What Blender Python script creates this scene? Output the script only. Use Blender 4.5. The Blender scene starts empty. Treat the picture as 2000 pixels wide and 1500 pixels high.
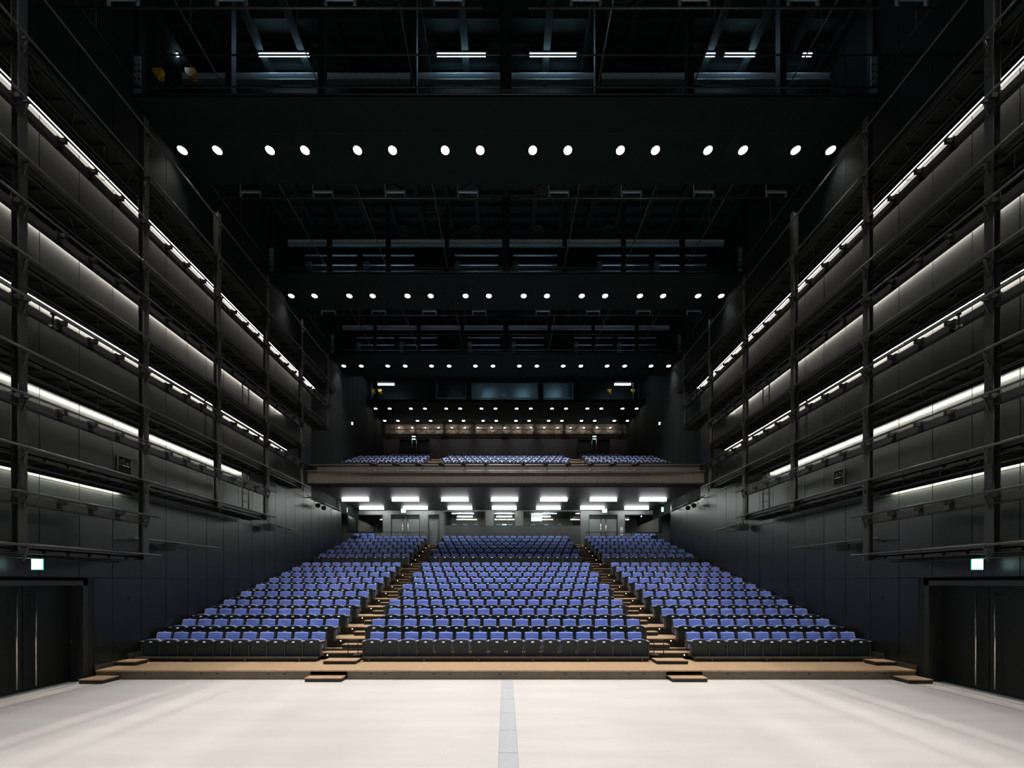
import bpy, math, random
from mathutils import Vector, Matrix
random.seed(7)
C = bpy.context.scene
COL = C.collection

# ------------------------------------------------------------------ camera, world, exposure
F = 770.0                       # focal length in pixels of the 2000 px wide frame
CH = 2.5                        # eye height above the stage floor
cam = bpy.data.cameras.new('camera')
cam.sensor_width = 36.0
cam.lens = F / 2000 * 36.0
cam.shift_x = 0.006
cam.shift_y = 0.194
cam.clip_end = 200
co = bpy.data.objects.new('camera', cam)
co.location = (0, 0, CH); co.rotation_euler = (math.pi / 2, 0, 0)
COL.objects.link(co); C.camera = co
w = bpy.data.worlds.new('world'); C.world = w; w.use_nodes = True
w.node_tree.nodes['Background'].inputs[0].default_value = (0.55, 0.95, 0.85, 1)
w.node_tree.nodes['Background'].inputs[1].default_value = 0.05
C.view_settings.view_transform = 'Standard'
C.view_settings.look = 'None'
C.view_settings.gamma = 1.0
C.view_settings.use_curve_mapping = False
C.view_settings.exposure = 0.0
HOUSE_W = 760.0                 # watts of a house downlight
BALC_W = 110.0                   # watts of a downlight over the balcony
WASH = (62.0, 95.0, 34.0, 40.0, 9.0)      # emission of the wall washing strips, lowest gallery first
TUBE = 38.0                     # emission of the tubes below the balcony
BLUE = 27.0                     # emission of the work lamps above the bridges

def PX(x, Y): return (x - 988.0) * Y / F
def PZ(y, Y): return CH + (1138.0 - y) * Y / F

# ------------------------------------------------------------------ materials
def mat(name, col, rough=0.5, metal=0.0, spec=0.5, emit=None, estr=0.0, noise=0.0, nscale=8.0, stretch=(1, 1, 1), bump=0.0, sheen=0.0):
    m = bpy.data.materials.new(name); m.use_nodes = True
    nt = m.node_tree; b = nt.nodes['Principled BSDF']
    b.inputs['Base Color'].default_value = (*col, 1)
    b.inputs['Roughness'].default_value = rough
    b.inputs['Metallic'].default_value = metal
    b.inputs['Specular IOR Level'].default_value = spec
    if sheen:
        b.inputs['Sheen Weight'].default_value = sheen
        b.inputs['Sheen Roughness'].default_value = 0.4
    if emit:
        b.inputs['Emission Color'].default_value = (*emit, 1)
        b.inputs['Emission Strength'].default_value = estr
    if noise or bump:
        tc = nt.nodes.new('ShaderNodeTexCoord'); mp = nt.nodes.new('ShaderNodeMapping')
        mp.inputs['Scale'].default_value = stretch
        nz = nt.nodes.new('ShaderNodeTexNoise'); nz.inputs['Scale'].default_value = nscale; nz.inputs['Detail'].default_value = 4
        nt.links.new(tc.outputs['Object'], mp.inputs[0]); nt.links.new(mp.outputs[0], nz.inputs['Vector'])
        if noise:
            cr = nt.nodes.new('ShaderNodeValToRGB')
            cr.color_ramp.elements[0].position = 0.3; cr.color_ramp.elements[1].position = 0.7
            cr.color_ramp.elements[0].color = (*[c * (1 - noise) for c in col], 1)
            cr.color_ramp.elements[1].color = (*[min(1, c * (1 + noise)) for c in col], 1)
            nt.links.new(nz.outputs['Fac'], cr.inputs[0]); nt.links.new(cr.outputs[0], b.inputs['Base Color'])
        if bump:
            bp = nt.nodes.new('ShaderNodeBump'); bp.inputs['Strength'].default_value = bump; bp.inputs['Distance'].default_value = 0.01
            nt.links.new(nz.outputs['Fac'], bp.inputs['Height']); nt.links.new(bp.outputs[0], b.inputs['Normal'])
    return m

M = {}
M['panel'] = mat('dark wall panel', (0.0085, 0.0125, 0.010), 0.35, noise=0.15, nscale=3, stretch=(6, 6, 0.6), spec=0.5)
M['panelshade'] = mat('shaded matt wall panel', (0.004, 0.0085, 0.008), 0.8, spec=0.2, noise=0.15, nscale=3, stretch=(6, 6, 0.6))  # darker, duller copy of the panel; upper wall shade put into the colour
M['joint'] = mat('panel joint', (0.006, 0.007, 0.007), 0.8)
M['black'] = mat('matt black paint', (0.008, 0.012, 0.011), 0.65, spec=0.25, noise=0.2)
M['ceil'] = mat('dark ceiling paint', (0.010, 0.019, 0.018), 0.8, spec=0.2, noise=0.2)
M['soffit'] = mat('soffit paint', (0.005, 0.0125, 0.0115), 0.85, spec=0.15, noise=0.15, nscale=2)
M['bsoffit'] = mat('grey balcony soffit', (0.042, 0.046, 0.044), 0.5, noise=0.1, nscale=2)
M['steel'] = mat('charcoal steel', (0.020, 0.023, 0.021), 0.5, metal=0.1, noise=0.15)
M['steel2'] = mat('grey painted steel', (0.027, 0.029, 0.026), 0.5, noise=0.1)
M['pipe'] = mat('dull steel pipe', (0.06, 0.063, 0.06), 0.4, metal=0.5, noise=0.1)
M['trough'] = mat('grey cable trough', (0.042, 0.042, 0.038), 0.55, noise=0.1)
M['galv'] = mat('blue grey galvanised steel', (0.30, 0.40, 0.46), 0.4, metal=0.4, noise=0.15, nscale=14)
M['chrome'] = mat('brushed steel bar', (0.62, 0.58, 0.54), 0.25, metal=1.0)
M['blue'] = mat('blue seat fabric', (0.205, 0.305, 0.88), 0.85, noise=0.12, nscale=60, stretch=(0.2, 1, 4), bump=0.15, sheen=0.8)
M['litedge'] = mat('lit blue fabric edge', (0.42, 0.46, 0.72), 0.7)  # light catching the cushion edge, put in as a paler colour
M['shell'] = mat('dark seat shell', (0.018, 0.029, 0.032), 0.42, noise=0.1)
M['woodedge'] = mat('brown veneer', (0.10, 0.062, 0.035), 0.5, noise=0.25, nscale=20, stretch=(1, 1, 8))
M['badge'] = mat('pale seat badge', (0.88, 0.88, 0.86), 0.4)
M['arm'] = mat('pale armrest top', (0.42, 0.38, 0.34), 0.45, noise=0.2, nscale=20, stretch=(4, 1, 4))
M['bracket'] = mat('khaki grey stanchion', (0.075, 0.07, 0.056), 0.5, noise=0.1)
M['wood'] = mat('oak deck', (0.56, 0.38, 0.235), 0.34, noise=0.22, nscale=6, stretch=(1.2, 9, 9))
M['fascia'] = mat('taupe fascia', (0.15, 0.118, 0.085), 0.55, noise=0.08, nscale=3)
M['riser'] = mat('black riser', (0.010, 0.011, 0.010), 0.6, noise=0.2)
M['concrete'] = mat('taupe balcony board', (0.165, 0.142, 0.118), 0.6, noise=0.12, nscale=9)
M['slab'] = mat('dark carpet slab', (0.02, 0.022, 0.022), 0.9)
M['backwall'] = mat('grey back wall', (0.12, 0.128, 0.13), 0.38, noise=0.08, nscale=2, stretch=(4, 1, 0.6))
M['parapet'] = mat('dark grey parapet board', (0.055, 0.060, 0.062), 0.45, noise=0.08)
M['door'] = mat('dark grey door leaf', (0.15, 0.16, 0.165), 0.4, noise=0.06, nscale=2)
M['doorblack'] = mat('black door leaf', (0.006, 0.009, 0.008), 0.5, spec=0.3, noise=0.1)
M['frame'] = mat('dark door frame', (0.020, 0.024, 0.022), 0.5, spec=0.4, noise=0.1)
M['pale'] = mat('lit beam steel', (0.55, 0.60, 0.64), 0.45, noise=0.08)  # lamp light on the bridge beams put into a lighter steel colour
M['railpipe'] = mat('light steel pipe', (0.32, 0.30, 0.27), 0.4, metal=0.3)
M['yellow'] = mat('yellow hoist paint', (0.80, 0.42, 0.03), 0.4, noise=0.1)
M['white'] = mat('white panel', (0.7, 0.7, 0.7), 0.5)
M['seam'] = mat('grey floor channel cover', (0.55, 0.57, 0.60), 0.45, noise=0.12, nscale=10, stretch=(1, 6, 1))
M['tube_blue'] = mat('cool work lamp', (0.8, 0.9, 1), 0.5, emit=(0.55, 0.80, 1.0), estr=BLUE)
M['tube'] = mat('fluorescent tube', (0.9, 0.9, 0.9), 0.5, emit=(0.95, 1.0, 0.96), estr=TUBE)
for q in range(5): M['wash%d' % q] = mat('wall wash strip', (0.9, 0.9, 0.9), 0.5, emit=(1.0, 0.93, 0.82), estr=WASH[q])
M['disc'] = mat('lit downlight lens', (0.9, 0.9, 0.9), 0.5, emit=(1.0, 0.93, 0.86), estr=9.0)
M['steplight'] = mat('step light lens', (0.9, 0.8, 0.6), 0.5, emit=(1.0, 0.80, 0.50), estr=4.0)
M['exit'] = mat('lit exit sign face', (0.8, 1, 0.95), 0.5, emit=(0.62, 1.0, 0.90), estr=3.5)
M['exitglow'] = mat('green exit sign edge', (0.2, 0.8, 0.7), 0.5, emit=(0.05, 0.75, 0.65), estr=0.8)
M['screen'] = mat('lit monitor', (0.8, 0.8, 0.8), 0.5, emit=(0.95, 0.97, 1.0), estr=0.9)

M['balcback'] = mat('dark taupe back wall', (0.030, 0.031, 0.029), 0.6, noise=0.1)
M['pool'] = mat('small warm lens', (0.9, 0.9, 0.9), 0.5, emit=(1.0, 0.85, 0.7), estr=80.0)
M['tube_dim'] = mat('dim cool lamp', (0.8, 0.9, 1), 0.5, emit=(0.5, 0.75, 1.0), estr=14.0)
M['tube_far'] = mat('far cool lamp', (0.8, 0.9, 1), 0.5, emit=(0.6, 0.82, 1.0), estr=17.0)
def glass():
    m = bpy.data.materials.new('window glass'); m.use_nodes = True
    nt = m.node_tree; nt.nodes.clear()
    o = nt.nodes.new('ShaderNodeOutputMaterial'); mx = nt.nodes.new('ShaderNodeMixShader')
    t = nt.nodes.new('ShaderNodeBsdfTransparent'); g = nt.nodes.new('ShaderNodeBsdfGlossy'); fr = nt.nodes.new('ShaderNodeFresnel')
    t.inputs[0].default_value = (0.86, 0.90, 0.90, 1); g.inputs['Roughness'].default_value = 0.02; fr.inputs[0].default_value = 1.45
    nt.links.new(fr.outputs[0], mx.inputs[0]); nt.links.new(t.outputs[0], mx.inputs[1]); nt.links.new(g.outputs[0], mx.inputs[2])
    nt.links.new(mx.outputs[0], o.inputs[0]); return m
M['glass'] = glass()

def floor_mat():
    m = bpy.data.materials.new('pale stage boards'); m.use_nodes = True
    nt = m.node_tree; b = nt.nodes['Principled BSDF']
    b.inputs['Roughness'].default_value = 0.42
    tc = nt.nodes.new('ShaderNodeTexCoord')
    mp = nt.nodes.new('ShaderNodeMapping'); mp.inputs['Scale'].default_value = (0.25, 1.6, 1); mp.inputs['Rotation'].default_value = (0, 0, 0.12)
    nz = nt.nodes.new('ShaderNodeTexNoise'); nz.inputs['Scale'].default_value = 1.4; nz.inputs['Detail'].default_value = 6
    cr = nt.nodes.new('ShaderNodeValToRGB')
    cr.color_ramp.elements[0].position = 0.35; cr.color_ramp.elements[0].color = (0.69, 0.65, 0.625, 1)
    cr.color_ramp.elements[1].position = 0.65; cr.color_ramp.elements[1].color = (0.75, 0.715, 0.69, 1)
    br = nt.nodes.new('ShaderNodeTexBrick'); br.inputs['Scale'].default_value = 1.0
    br.inputs['Brick Width'].default_value = 1.82; br.inputs['Row Height'].default_value = 0.91; br.inputs['Mortar Size'].default_value = 0.004
    br.inputs['Color1'].default_value = (1, 1, 1, 1); br.inputs['Color2'].default_value = (0.97, 0.97, 0.97, 1); br.inputs['Mortar'].default_value = (0.955, 0.95, 0.945, 1)
    mx = nt.nodes.new('ShaderNodeMixRGB'); mx.blend_type = 'MULTIPLY'; mx.inputs[0].default_value = 1
    nt.links.new(tc.outputs['Object'], mp.inputs[0]); nt.links.new(mp.outputs[0], nz.inputs['Vector']); nt.links.new(nz.outputs['Fac'], cr.inputs[0])
    nt.links.new(tc.outputs['Object'], br.inputs['Vector'])
    nt.links.new(cr.outputs[0], mx.inputs[1]); nt.links.new(br.outputs['Color'], mx.inputs[2]); nt.links.new(mx.outputs[0], b.inputs['Base Color'])
    return m
M['floor'] = floor_mat()

# ------------------------------------------------------------------ mesh helpers
class MB:
    def __init__(s): s.v = []; s.f = []; s.m = []; s.s = []; s.mats = []
    def mi(s, key):
        if key not in s.mats: s.mats.append(key)
        return s.mats.index(key)
    def face(s, idx, mk, smooth=False): s.f.append(tuple(idx)); s.m.append(s.mi(mk)); s.s.append(smooth)
    def box(s, x0, x1, y0, y1, z0, z1, mk='steel', top=None, rot=None, piv=None):
        if x0 > x1: x0, x1 = x1, x0
        if y0 > y1: y0, y1 = y1, y0
        if z0 > z1: z0, z1 = z1, z0
        n = len(s.v)
        P = [(x0, y0, z0), (x1, y0, z0), (x1, y1, z0), (x0, y1, z0), (x0, y0, z1), (x1, y0, z1), (x1, y1, z1), (x0, y1, z1)]
        if rot is not None:
            pv = Vector(piv or ((x0 + x1) / 2, (y0 + y1) / 2, (z0 + z1) / 2)); P = [tuple(rot @ (Vector(p) - pv) + pv) for p in P]
        s.v += P
        for q in ((0, 3, 2, 1), (0, 1, 5, 4), (1, 2, 6, 5), (2, 3, 7, 6), (3, 0, 4, 7)): s.face([n + i for i in q], mk)
        s.face([n + i for i in (4, 5, 6, 7)], top or mk)
    def cyl(s, a, b, r, mk='pipe', n=8, r2=None, cap=True):
        a = Vector(a); b = Vector(b); d = (b - a)
        if d.length < 1e-6: return
        d.normalize(); u = d.orthogonal().normalized(); t = d.cross(u); r2 = r if r2 is None else r2
        k = len(s.v)
        for i in range(n):
            an = 2 * math.pi * i / n; o = u * math.cos(an) + t * math.sin(an)
            s.v.append(tuple(a + o * r)); s.v.append(tuple(b + o * r2))
        for i in range(n):
            j = (i + 1) % n; s.face((k + 2 * i, k + 2 * j, k + 2 * j + 1, k + 2 * i + 1), mk, True)
        if cap:
            s.face([k + 2 * i for i in range(n)][::-1], mk); s.face([k + 2 * i + 1 for i in range(n)], mk)
    def tube(s, pts, r, mk='pipe', n=6):
        for p, q in zip(pts, pts[1:]): s.cyl(p, q, r, mk, n)
    def rprism(s, w, h, t, r, mk, x=0, y=0, z=0, edge=None, bow=0.0, seg=3, topbow=0.0, cols=1):
        """rounded rectangle in x,z, thickness t in y (front at y), front bowed towards -y in the middle"""
        out = []
        for cx, cz, a0 in ((w / 2 - r, h - r, 0), (-w / 2 + r, h - r, 90), (-w / 2 + r, r, 180), (w / 2 - r, r, 270)):
            for i in range(seg + 1):
                a = math.radians(a0 + 90 * i / seg); out.append((cx + r * math.cos(a), cz + r * math.sin(a)))
            if a0 == 0 and topbow:
                for i in range(1, 4):
                    out.append(((w / 2 - r) * (1 - i / 2), h + topbow * (1 - (1 - i / 2) ** 2)))
        n = len(out); k = len(s.v)
        for (px, pz) in out: s.v.append((x + px, y, z + pz))
        for (px, pz) in out: s.v.append((x + px, y + t, z + pz))
        s.v.append((x, y - bow, z + h * 0.5)); s.v.append((x, y + t, z + h * 0.5))
        for i in range(n):
            j = (i + 1) % n
            s.face((k + i, k + j, k + 2 * n), mk, bow > 0); s.face((k + n + j, k + n + i, k + 2 * n + 1), mk)
            s.face((k + j, k + i, k + n + i, k + n + j), edge or mk)
    def add(s, o, mx):
        n = len(s.v); s.v += [tuple(mx @ Vector(p)) for p in o.v]
        mp = [s.mi(k) for k in o.mats]
        for f, m, sm in zip(o.f, o.m, o.s): s.f.append(tuple(n + i for i in f)); s.m.append(mp[m]); s.s.append(sm)
        return s
    def mesh(s, name):
        me = bpy.data.meshes.new(name); me.from_pydata(s.v, [], s.f)
        for k in s.mats: me.materials.append(M[k])
        me.polygons.foreach_set('material_index', s.m); me.polygons.foreach_set('use_smooth', s.s); me.update(); return me
    def obj(s, name, parent=None, loc=None):
        o = bpy.data.objects.new(name, s.mesh(name)); COL.objects.link(o)
        if parent is not None: o.parent = parent
        if loc is not None: o.location = loc
        return o

def tag(o, label, cat, group=None, kind=None):
    o['label'] = label; o['category'] = cat
    if group: o['group'] = group
    if kind: o['kind'] = kind
    return o
def thing(name, label, cat, loc=(0, 0, 0), group=None):
    o = bpy.data.objects.new(name, None); o.location = loc; o.empty_display_size = 0.1; COL.objects.link(o)
    return tag(o, label, cat, group)
def struct(mb, name, loc=None):
    o = mb.obj(name, None, loc); o['kind'] = 'structure'; return o
def dup(root, loc, label):
    r = root.copy(); COL.objects.link(r); r.location = loc; r['label'] = label
    for ch in list(root.children):
        c = ch.copy(); COL.objects.link(c); c.parent = r
        for g in list(ch.children):
            d = g.copy(); COL.objects.link(d); d.parent = c
    return r
ORD = ['', 'first', 'second', 'third', 'fourth', 'fifth', 'sixth', 'seventh', 'eighth', 'ninth', 'tenth', 'eleventh', 'twelfth', 'thirteenth',
       'fourteenth', 'fifteenth', 'sixteenth', 'seventeenth', 'eighteenth', 'nineteenth', 'twentieth']
def fromleft(i, n):
    if i == 0: return 'leftmost'
    if i == n - 1: return 'rightmost'
    return ORD[i + 1] + ' from left'
SN = {-1: 'left', 1: 'right'}

# ------------------------------------------------------------------ hall dimensions
W = 10.67          # side wall face
GX = 9.6           # gallery front plane
YF = 10.18         # front of the oak deck
ZS = 16.33         # underside of the light bridges
ZC = 20.0          # ceiling
YR = 28.6          # wall behind the stalls
YB = 21.2          # balcony front
YT = 34.4          # wall behind the balcony

# ------------------------------------------------------------------ floor
b = MB(); b.box(-10.95, -0.105, -4, YF + 2, -0.1, 0, 'floor'); b.box(0.175, 10.95, -4, YF + 2, -0.1, 0, 'floor')
b.box(-0.105, 0.175, -4, YF + 2, -0.1, -0.012, 'joint')
for s in (-1, 1):
    b.box(s * 10.06, s * 10.075, -4, YF, -0.0005, 0.0012, 'joint')
    b.box(s * 10.55, s * 10.56, -4, YF, -0.0005, 0.0012, 'trough')
struct(b, 'floor')
t = thing('floor_channel', 'pale grey channel cover strip running down the middle of the stage floor', 'floor channel', (0.035, 0, 0))
b = MB()
for i in range(16): b.box(-0.137, 0.137, -4 + i * 0.89, -4 + i * 0.89 + 0.882, -0.012, 0.002, 'seam')
b.obj('cover_strip', t)

# ------------------------------------------------------------------ side walls
def side_wall(s):
    b = MB(); rnd = random.Random(3 + s)
    bands = [0, 2.63, 4.9, 7.05, 13.28, ZC]
    ys = [9.02 - 0.84 * i for i in range(8, 0, -1)] + [9.02 + 0.84 * i for i in range(0, 31)]
    ys = [y for y in ys if y < YT - 0.2] + [YT]
    for zi in range(len(bands) - 1):
        z0, z1 = bands[zi], bands[zi + 1]
        for y0, y1 in zip(ys, ys[1:]):
            if z1 <= 7.3 and y0 > 25.3: continue
            if z1 <= 7.3 and y1 > 25.36: y1 = 25.36
            if zi == 0:
                if y0 < 10.07: 
                    if y1 > 10.19: y0 = 10.19
                    else: continue
            a = rnd.uniform(-0.0022, 0.0022); c = rnd.uniform(-0.0022, 0.0022)
            g = 0.007
            pm = 'panelshade' if (z0 > 13 or (z0 > 7 and y0 > 21.6)) else 'panel'
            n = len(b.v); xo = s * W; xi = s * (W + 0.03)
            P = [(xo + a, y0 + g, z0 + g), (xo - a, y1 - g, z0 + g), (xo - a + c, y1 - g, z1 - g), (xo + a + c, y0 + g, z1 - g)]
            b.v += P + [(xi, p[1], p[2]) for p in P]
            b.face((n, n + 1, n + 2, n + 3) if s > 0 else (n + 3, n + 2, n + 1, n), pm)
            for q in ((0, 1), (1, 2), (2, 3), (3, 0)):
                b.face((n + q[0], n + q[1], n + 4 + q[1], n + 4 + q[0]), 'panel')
    bk = s * (W + 0.03); bo = s * (W + 0.45)
    b.box(bk, bo, 2, 25.36, 2.63, ZC, 'joint'); b.box(bk, bo, 10.19, 25.36, 0, 2.63, 'joint'); b.box(bk, bo, 25.36, YT, 7.3, ZC, 'joint')
    b.box(s * 11.06, bo, 6, 10.19, 0, 2.63, 'joint'); b.box(s * W, s * (W + 0.03), 10.1, 10.19, 0, 2.63, 'joint')
    struct(b, 'wall_' + SN[s])
    # skirting along the deck and steps
    d = thing('door_%d' % (1 if s < 0 else 2), 'tall black double door with full-height bar handles in the %s wall beside the stage' % SN[s], 'door', (s * W, 8.97, 0))
    d['kind'] = 'structure'
    f = MB(); f.box(s * 0.0, s * 0.33, 0.98, 1.10, 0, 2.55, 'frame'); f.box(s * 0.0, s * 0.33, -3, 1.10, 2.43, 2.55, 'frame')
    f.box(s * -0.002, s * 0.03, 1.10, 1.2, 0, 2.62, 'joint')
    f.obj('door_frame', d)
    for j, (y0, y1) in enumerate(((0.008, 0.975), (-0.975, -0.008))):
        l = MB(); l.box(s * 0.33, s * 0.385, y0, y1, 0.012, 2.42, 'doorblack')
        if j == 0: l.box(s * 0.32, s * 0.33, y0 + 0.86, y1 - 0.02, 0.95, 1.1, 'doorblack')
        lo = l.obj('door_leaf', d)
        yy = 0.19 if j == 0 else -0.17
        h = MB(); h.cyl((s * 0.25, yy, 0.11), (s * 0.25, yy, 2.3), 0.017, 'chrome', 12)
        for z in (0.2, 1.2, 2.22): h.cyl((s * 0.25, yy, z), (s * 0.33, yy, z), 0.008, 'chrome', 8)
        h.obj('bar_handle', lo)
    l = MB(); l.box(s * 0.26, s * 0.33, 0.966, 0.98, 0.96, 1.07, 'chrome'); l.box(s * 0.275, s * 0.315, 0.955, 0.966, 0.985, 1.035, 'pipe'); l.obj('lock_plate', d)
    l = MB(); l.box(s * 0.33, s * 0.38, -3, 1.1, 2.42, 2.62, 'doorblack'); l.obj('door_head', d)
for s in (-1, 1): side_wall(s)

# wall behind the galleries' far end, recesses at the back of the stalls
b = MB()
for s in (-1, 1):
    b.box(s * W, s * 11.95, 25.36, 25.55, 3.5, 7.6, 'panel'); b.box(s * 11.9, s * 12.1, 25.36, YR + 0.2, 3.5, 7.77, 'panel')
struct(b, 'wall_recess')

# ------------------------------------------------------------------ ceiling with beams
b = MB(); b.box(-11.2, 11.2, -4, YT + 0.3, ZC, ZC + 0.2, 'ceil')
for i in range(-8, 9):
    x = i * 1.32 + 0.0; b.box(x - 0.11, x + 0.11, -4, 30, ZC - 0.34, ZC, 'ceil')
y = 0.0
while y < 27:
    b.box(-11, 11, y, y + 0.12, ZC - 0.18, ZC, 'ceil'); y += 0.55
for y in (8.2, 10.0, 16.0, 22.2): b.box(-11, 11, y, y + 0.3, ZC - 0.6, ZC, 'ceil')
b.box(-11, 11, 26.5, 30.2, 18.2, 18.3, 'ceil')
for i in range(-8, 9): b.box(i * 1.32 - 0.1, i * 1.32 + 0.1, 26.5, 30.2, 18.02, 18.2, 'ceil')
struct(b, 'ceiling')

# ------------------------------------------------------------------ steel columns
col_y = [7.765 + 2.69 * k - 2.69 for k in range(7)]
col_bot = [3.12, 3.12, 3.12, 5.05, 5.05, 6.98, 10.8]
cn = ['just behind the camera side of the door', 'beside the stage doors', 'above the first rows of seats', 'next beyond the stage end', 'mid way down the side block', 'just before the balcony', 'at the balcony end']
for s in (-1, 1):
    for k in range(7):
        if k == 0: continue
        y0 = col_y[k]; z0 = col_bot[k]; z1 = 14.9
        nm = ['', 'nearest', 'second nearest', 'third nearest', 'fourth nearest', 'fifth nearest', 'farthest'][k]
        t = thing('steel_column', '%s dark steel column carrying the %s wall galleries' % (nm, SN[s]), 'column', (s * GX, y0, z0), 'steel columns of the side galleries')
        c = MB(); h = z1 - z0
        c.box(0, s * 0.012, 0, 0.15, 0, h, 'steel2'); c.box(s * 0.138, s * 0.15, 0, 0.15, 0, h, 'steel'); c.box(s * 0.012, s * 0.138, 0.068, 0.082, 0, h, 'steel')
        c.box(0, s * 0.15, 0, 0.15, -0.012, 0, 'steel2'); c.obj('column_shaft', t)
        for zf in (5.14, 7.07, 8.94, 10.87, 13.3):
            if zf - z0 > 1:
                c = MB()
                c.box(-s * 0.012, 0, 0.01, 0.14, zf - z0 - 0.75, zf - z0 - 0.3, 'steel2')
                for q in range(4):
                    for yy in (0.04, 0.11): c.cyl((-s * 0.012, yy, zf - z0 - 0.7 + q * 0.12), (-s * 0.03, yy, zf - z0 - 0.7 + q * 0.12), 0.013, 'pipe', 6)
                c.obj('splice_plate', t)

# ------------------------------------------------------------------ galleries
zf_all = [3.2, 5.14, 7.07, 8.94, 10.87, 13.3]
rail_z = [4.29, 6.235, 8.165, 10.05, 12.10, 14.5, None]
yend = [10.8, 16.25, 18.95, 18.95, 21.6, 22.6, 22.6]
lv = ['lowest', 'second lowest', 'third lowest', 'fourth lowest', 'fifth lowest', 'topmost']
for s in (-1, 1):
    for k in range(6):
        z = zf_all[k]; ye = yend[k]; yc = ye - 0.2; y0 = 4.6
        t = thing('side_gallery', '%s dark steel service gallery hung along the %s wall' % (lv[k], SN[s]), 'gallery', (s * GX, y0, z), 'side wall galleries')
        L = yc - y0
        g = MB()
        g.box(s * 0.15, s * 0.8, 0, L, -0.035, 0, 'steel')
        y = 0.1
        while y < L: g.box(s * 0.15, s * 0.8, y, y + 0.05, -0.1, -0.035, 'steel'); y += 0.45
        g.box(s * 0.76, s * 0.8, 0, L, -0.12, -0.03, 'steel')
        g.obj('floor_grating', t)
        g = MB(); g.box(s * 0.15, s * 0.16, 0, L, -0.10, 0.12, 'steel2'); g.box(s * 0.1, s * 0.16, 0, L, -0.115, -0.10, 'steel2'); g.box(s * 0.1, s * 0.16, 0, L, 0.108, 0.12, 'steel')
        g.obj('edge_beam', t)
        g = MB(); g.cyl((-s * 0.1, 0, 0.05), (-s * 0.1, L + 0.25, 0.05), 0.026, 'pipe', 8); g.obj('lighting_pipe', t)
        g = MB(); g.cyl((s * 0.55, 0.2, -0.17), (s * 0.55, L - 0.2, -0.17), 0.02, 'pipe', 6); g.cyl((s * 0.7, 0.2, -0.15), (s * 0.7, L - 0.4, -0.15), 0.015, 'pipe', 6)
        rn = random.Random(k * 7 + s)
        y = 0.6
        while y < L - 1:
            g.cyl((s * 0.2, y, -0.13), (s * 0.75, y + rn.uniform(0.2, 0.8), -0.16), 0.012, 'steel2', 5); y += rn.uniform(0.6, 1.2)
        g.obj('conduit', t)
        if rail_z[k]:
            rz = rail_z[k] - z
            g = MB(); g.cyl((-s * 0.1, 0, rz), (-s * 0.1, L + 0.25, rz), 0.026, 'pipe', 8)
            g.obj('guard_rail', t)
            # cable troughs under the rail, one per gap between brackets
            nseg = 0
            for c in range(0, 7):
                for q in range(4):
                    ys = col_y[c] + 0.17 + q * 0.635 - y0
                    if ys < 0 or ys + 0.52 > L or nseg > 24 or k == 5: continue
                    g = MB(); g.box(s * 0.03, s * 0.10, ys, ys + 0.52, rz - 0.20, rz - 0.05, 'trough'); g.box(s * 0.0, s * 0.12, ys - 0.1, ys + 0.62, rz - 0.235, rz - 0.215, 'steel')
                    g.obj('cable_trough', t)
                    g = MB(); g.box(-s * 0.12, s * 0.12, ys + 0.54, ys + 0.60, rz - 0.12, rz - 0.03, 'black'); g.box(s * 0.02, s * 0.08, ys + 0.53, ys + 0.61, rz - 0.2, rz + 0.0, 'black')
                    g.obj('rail_bracket', t); nseg += 1
        for c in range(0, 7):
            ys = col_y[c] - y0
            if ys < 0 or ys > L: continue
            for zz in (0.05, (rail_z[k] - z) if rail_z[k] else 0.9):
                g = MB()
                g.cyl((0.0, ys + 0.075, zz - 0.32), (-s * 0.1, ys + 0.075, zz - 0.03), 0.02, 'steel2', 6); g.box(-s * 0.12, 0, ys + 0.05, ys + 0.1, zz - 0.06, zz - 0.02, 'steel2')
                g.obj('column_bracket', t)

# wall washing strips
wz = [4.92, 6.87, 8.82, 10.60, 13.12]
we = [11.0, 16.08, 19.0, 19.1, 21.7]
bayname = ['', 'beside the stage door', 'over the front seats', 'over the middle seats', 'over the rear seats', 'next to the balcony', 'at the balcony']
for s in (-1, 1):
    for k in range(5):
        edges = [5.2] + [c + 0.0 for c in col_y[1:] if c < we[k] - 0.2] + [we[k]]
        for j, (a, e) in enumerate(zip(edges, edges[1:])):
            t = thing('strip_lamp', 'strip lamp on the %s wall under %s gallery, %s from near end' % (SN[s], lv[k + 1], ORD[j + 1]), 'wall lamp', (s * W, a, wz[k]), 'wall washing strip lamps')
            g = MB(); g.box(-s * 0.24, -s * 0.225, 0, e - a, 0.0, 0.17, 'black'); g.box(-s * 0.24, -s * 0.0, 0, e - a, 0.155, 0.17, 'black')
            g.obj('lamp_housing', t)
            g = MB(); g.box(-s * (0.215 if k == 4 else 0.17), -s * (0.02 if k == 4 else 0.11), 0.02, e - a - 0.02, 0.055, 0.075, 'wash%d' % k); g.box(-s * 0.17, -s * 0.10, 0.02, e - a - 0.02, 0.077, 0.155, 'black')
            g.obj('light_strip', t)

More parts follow.
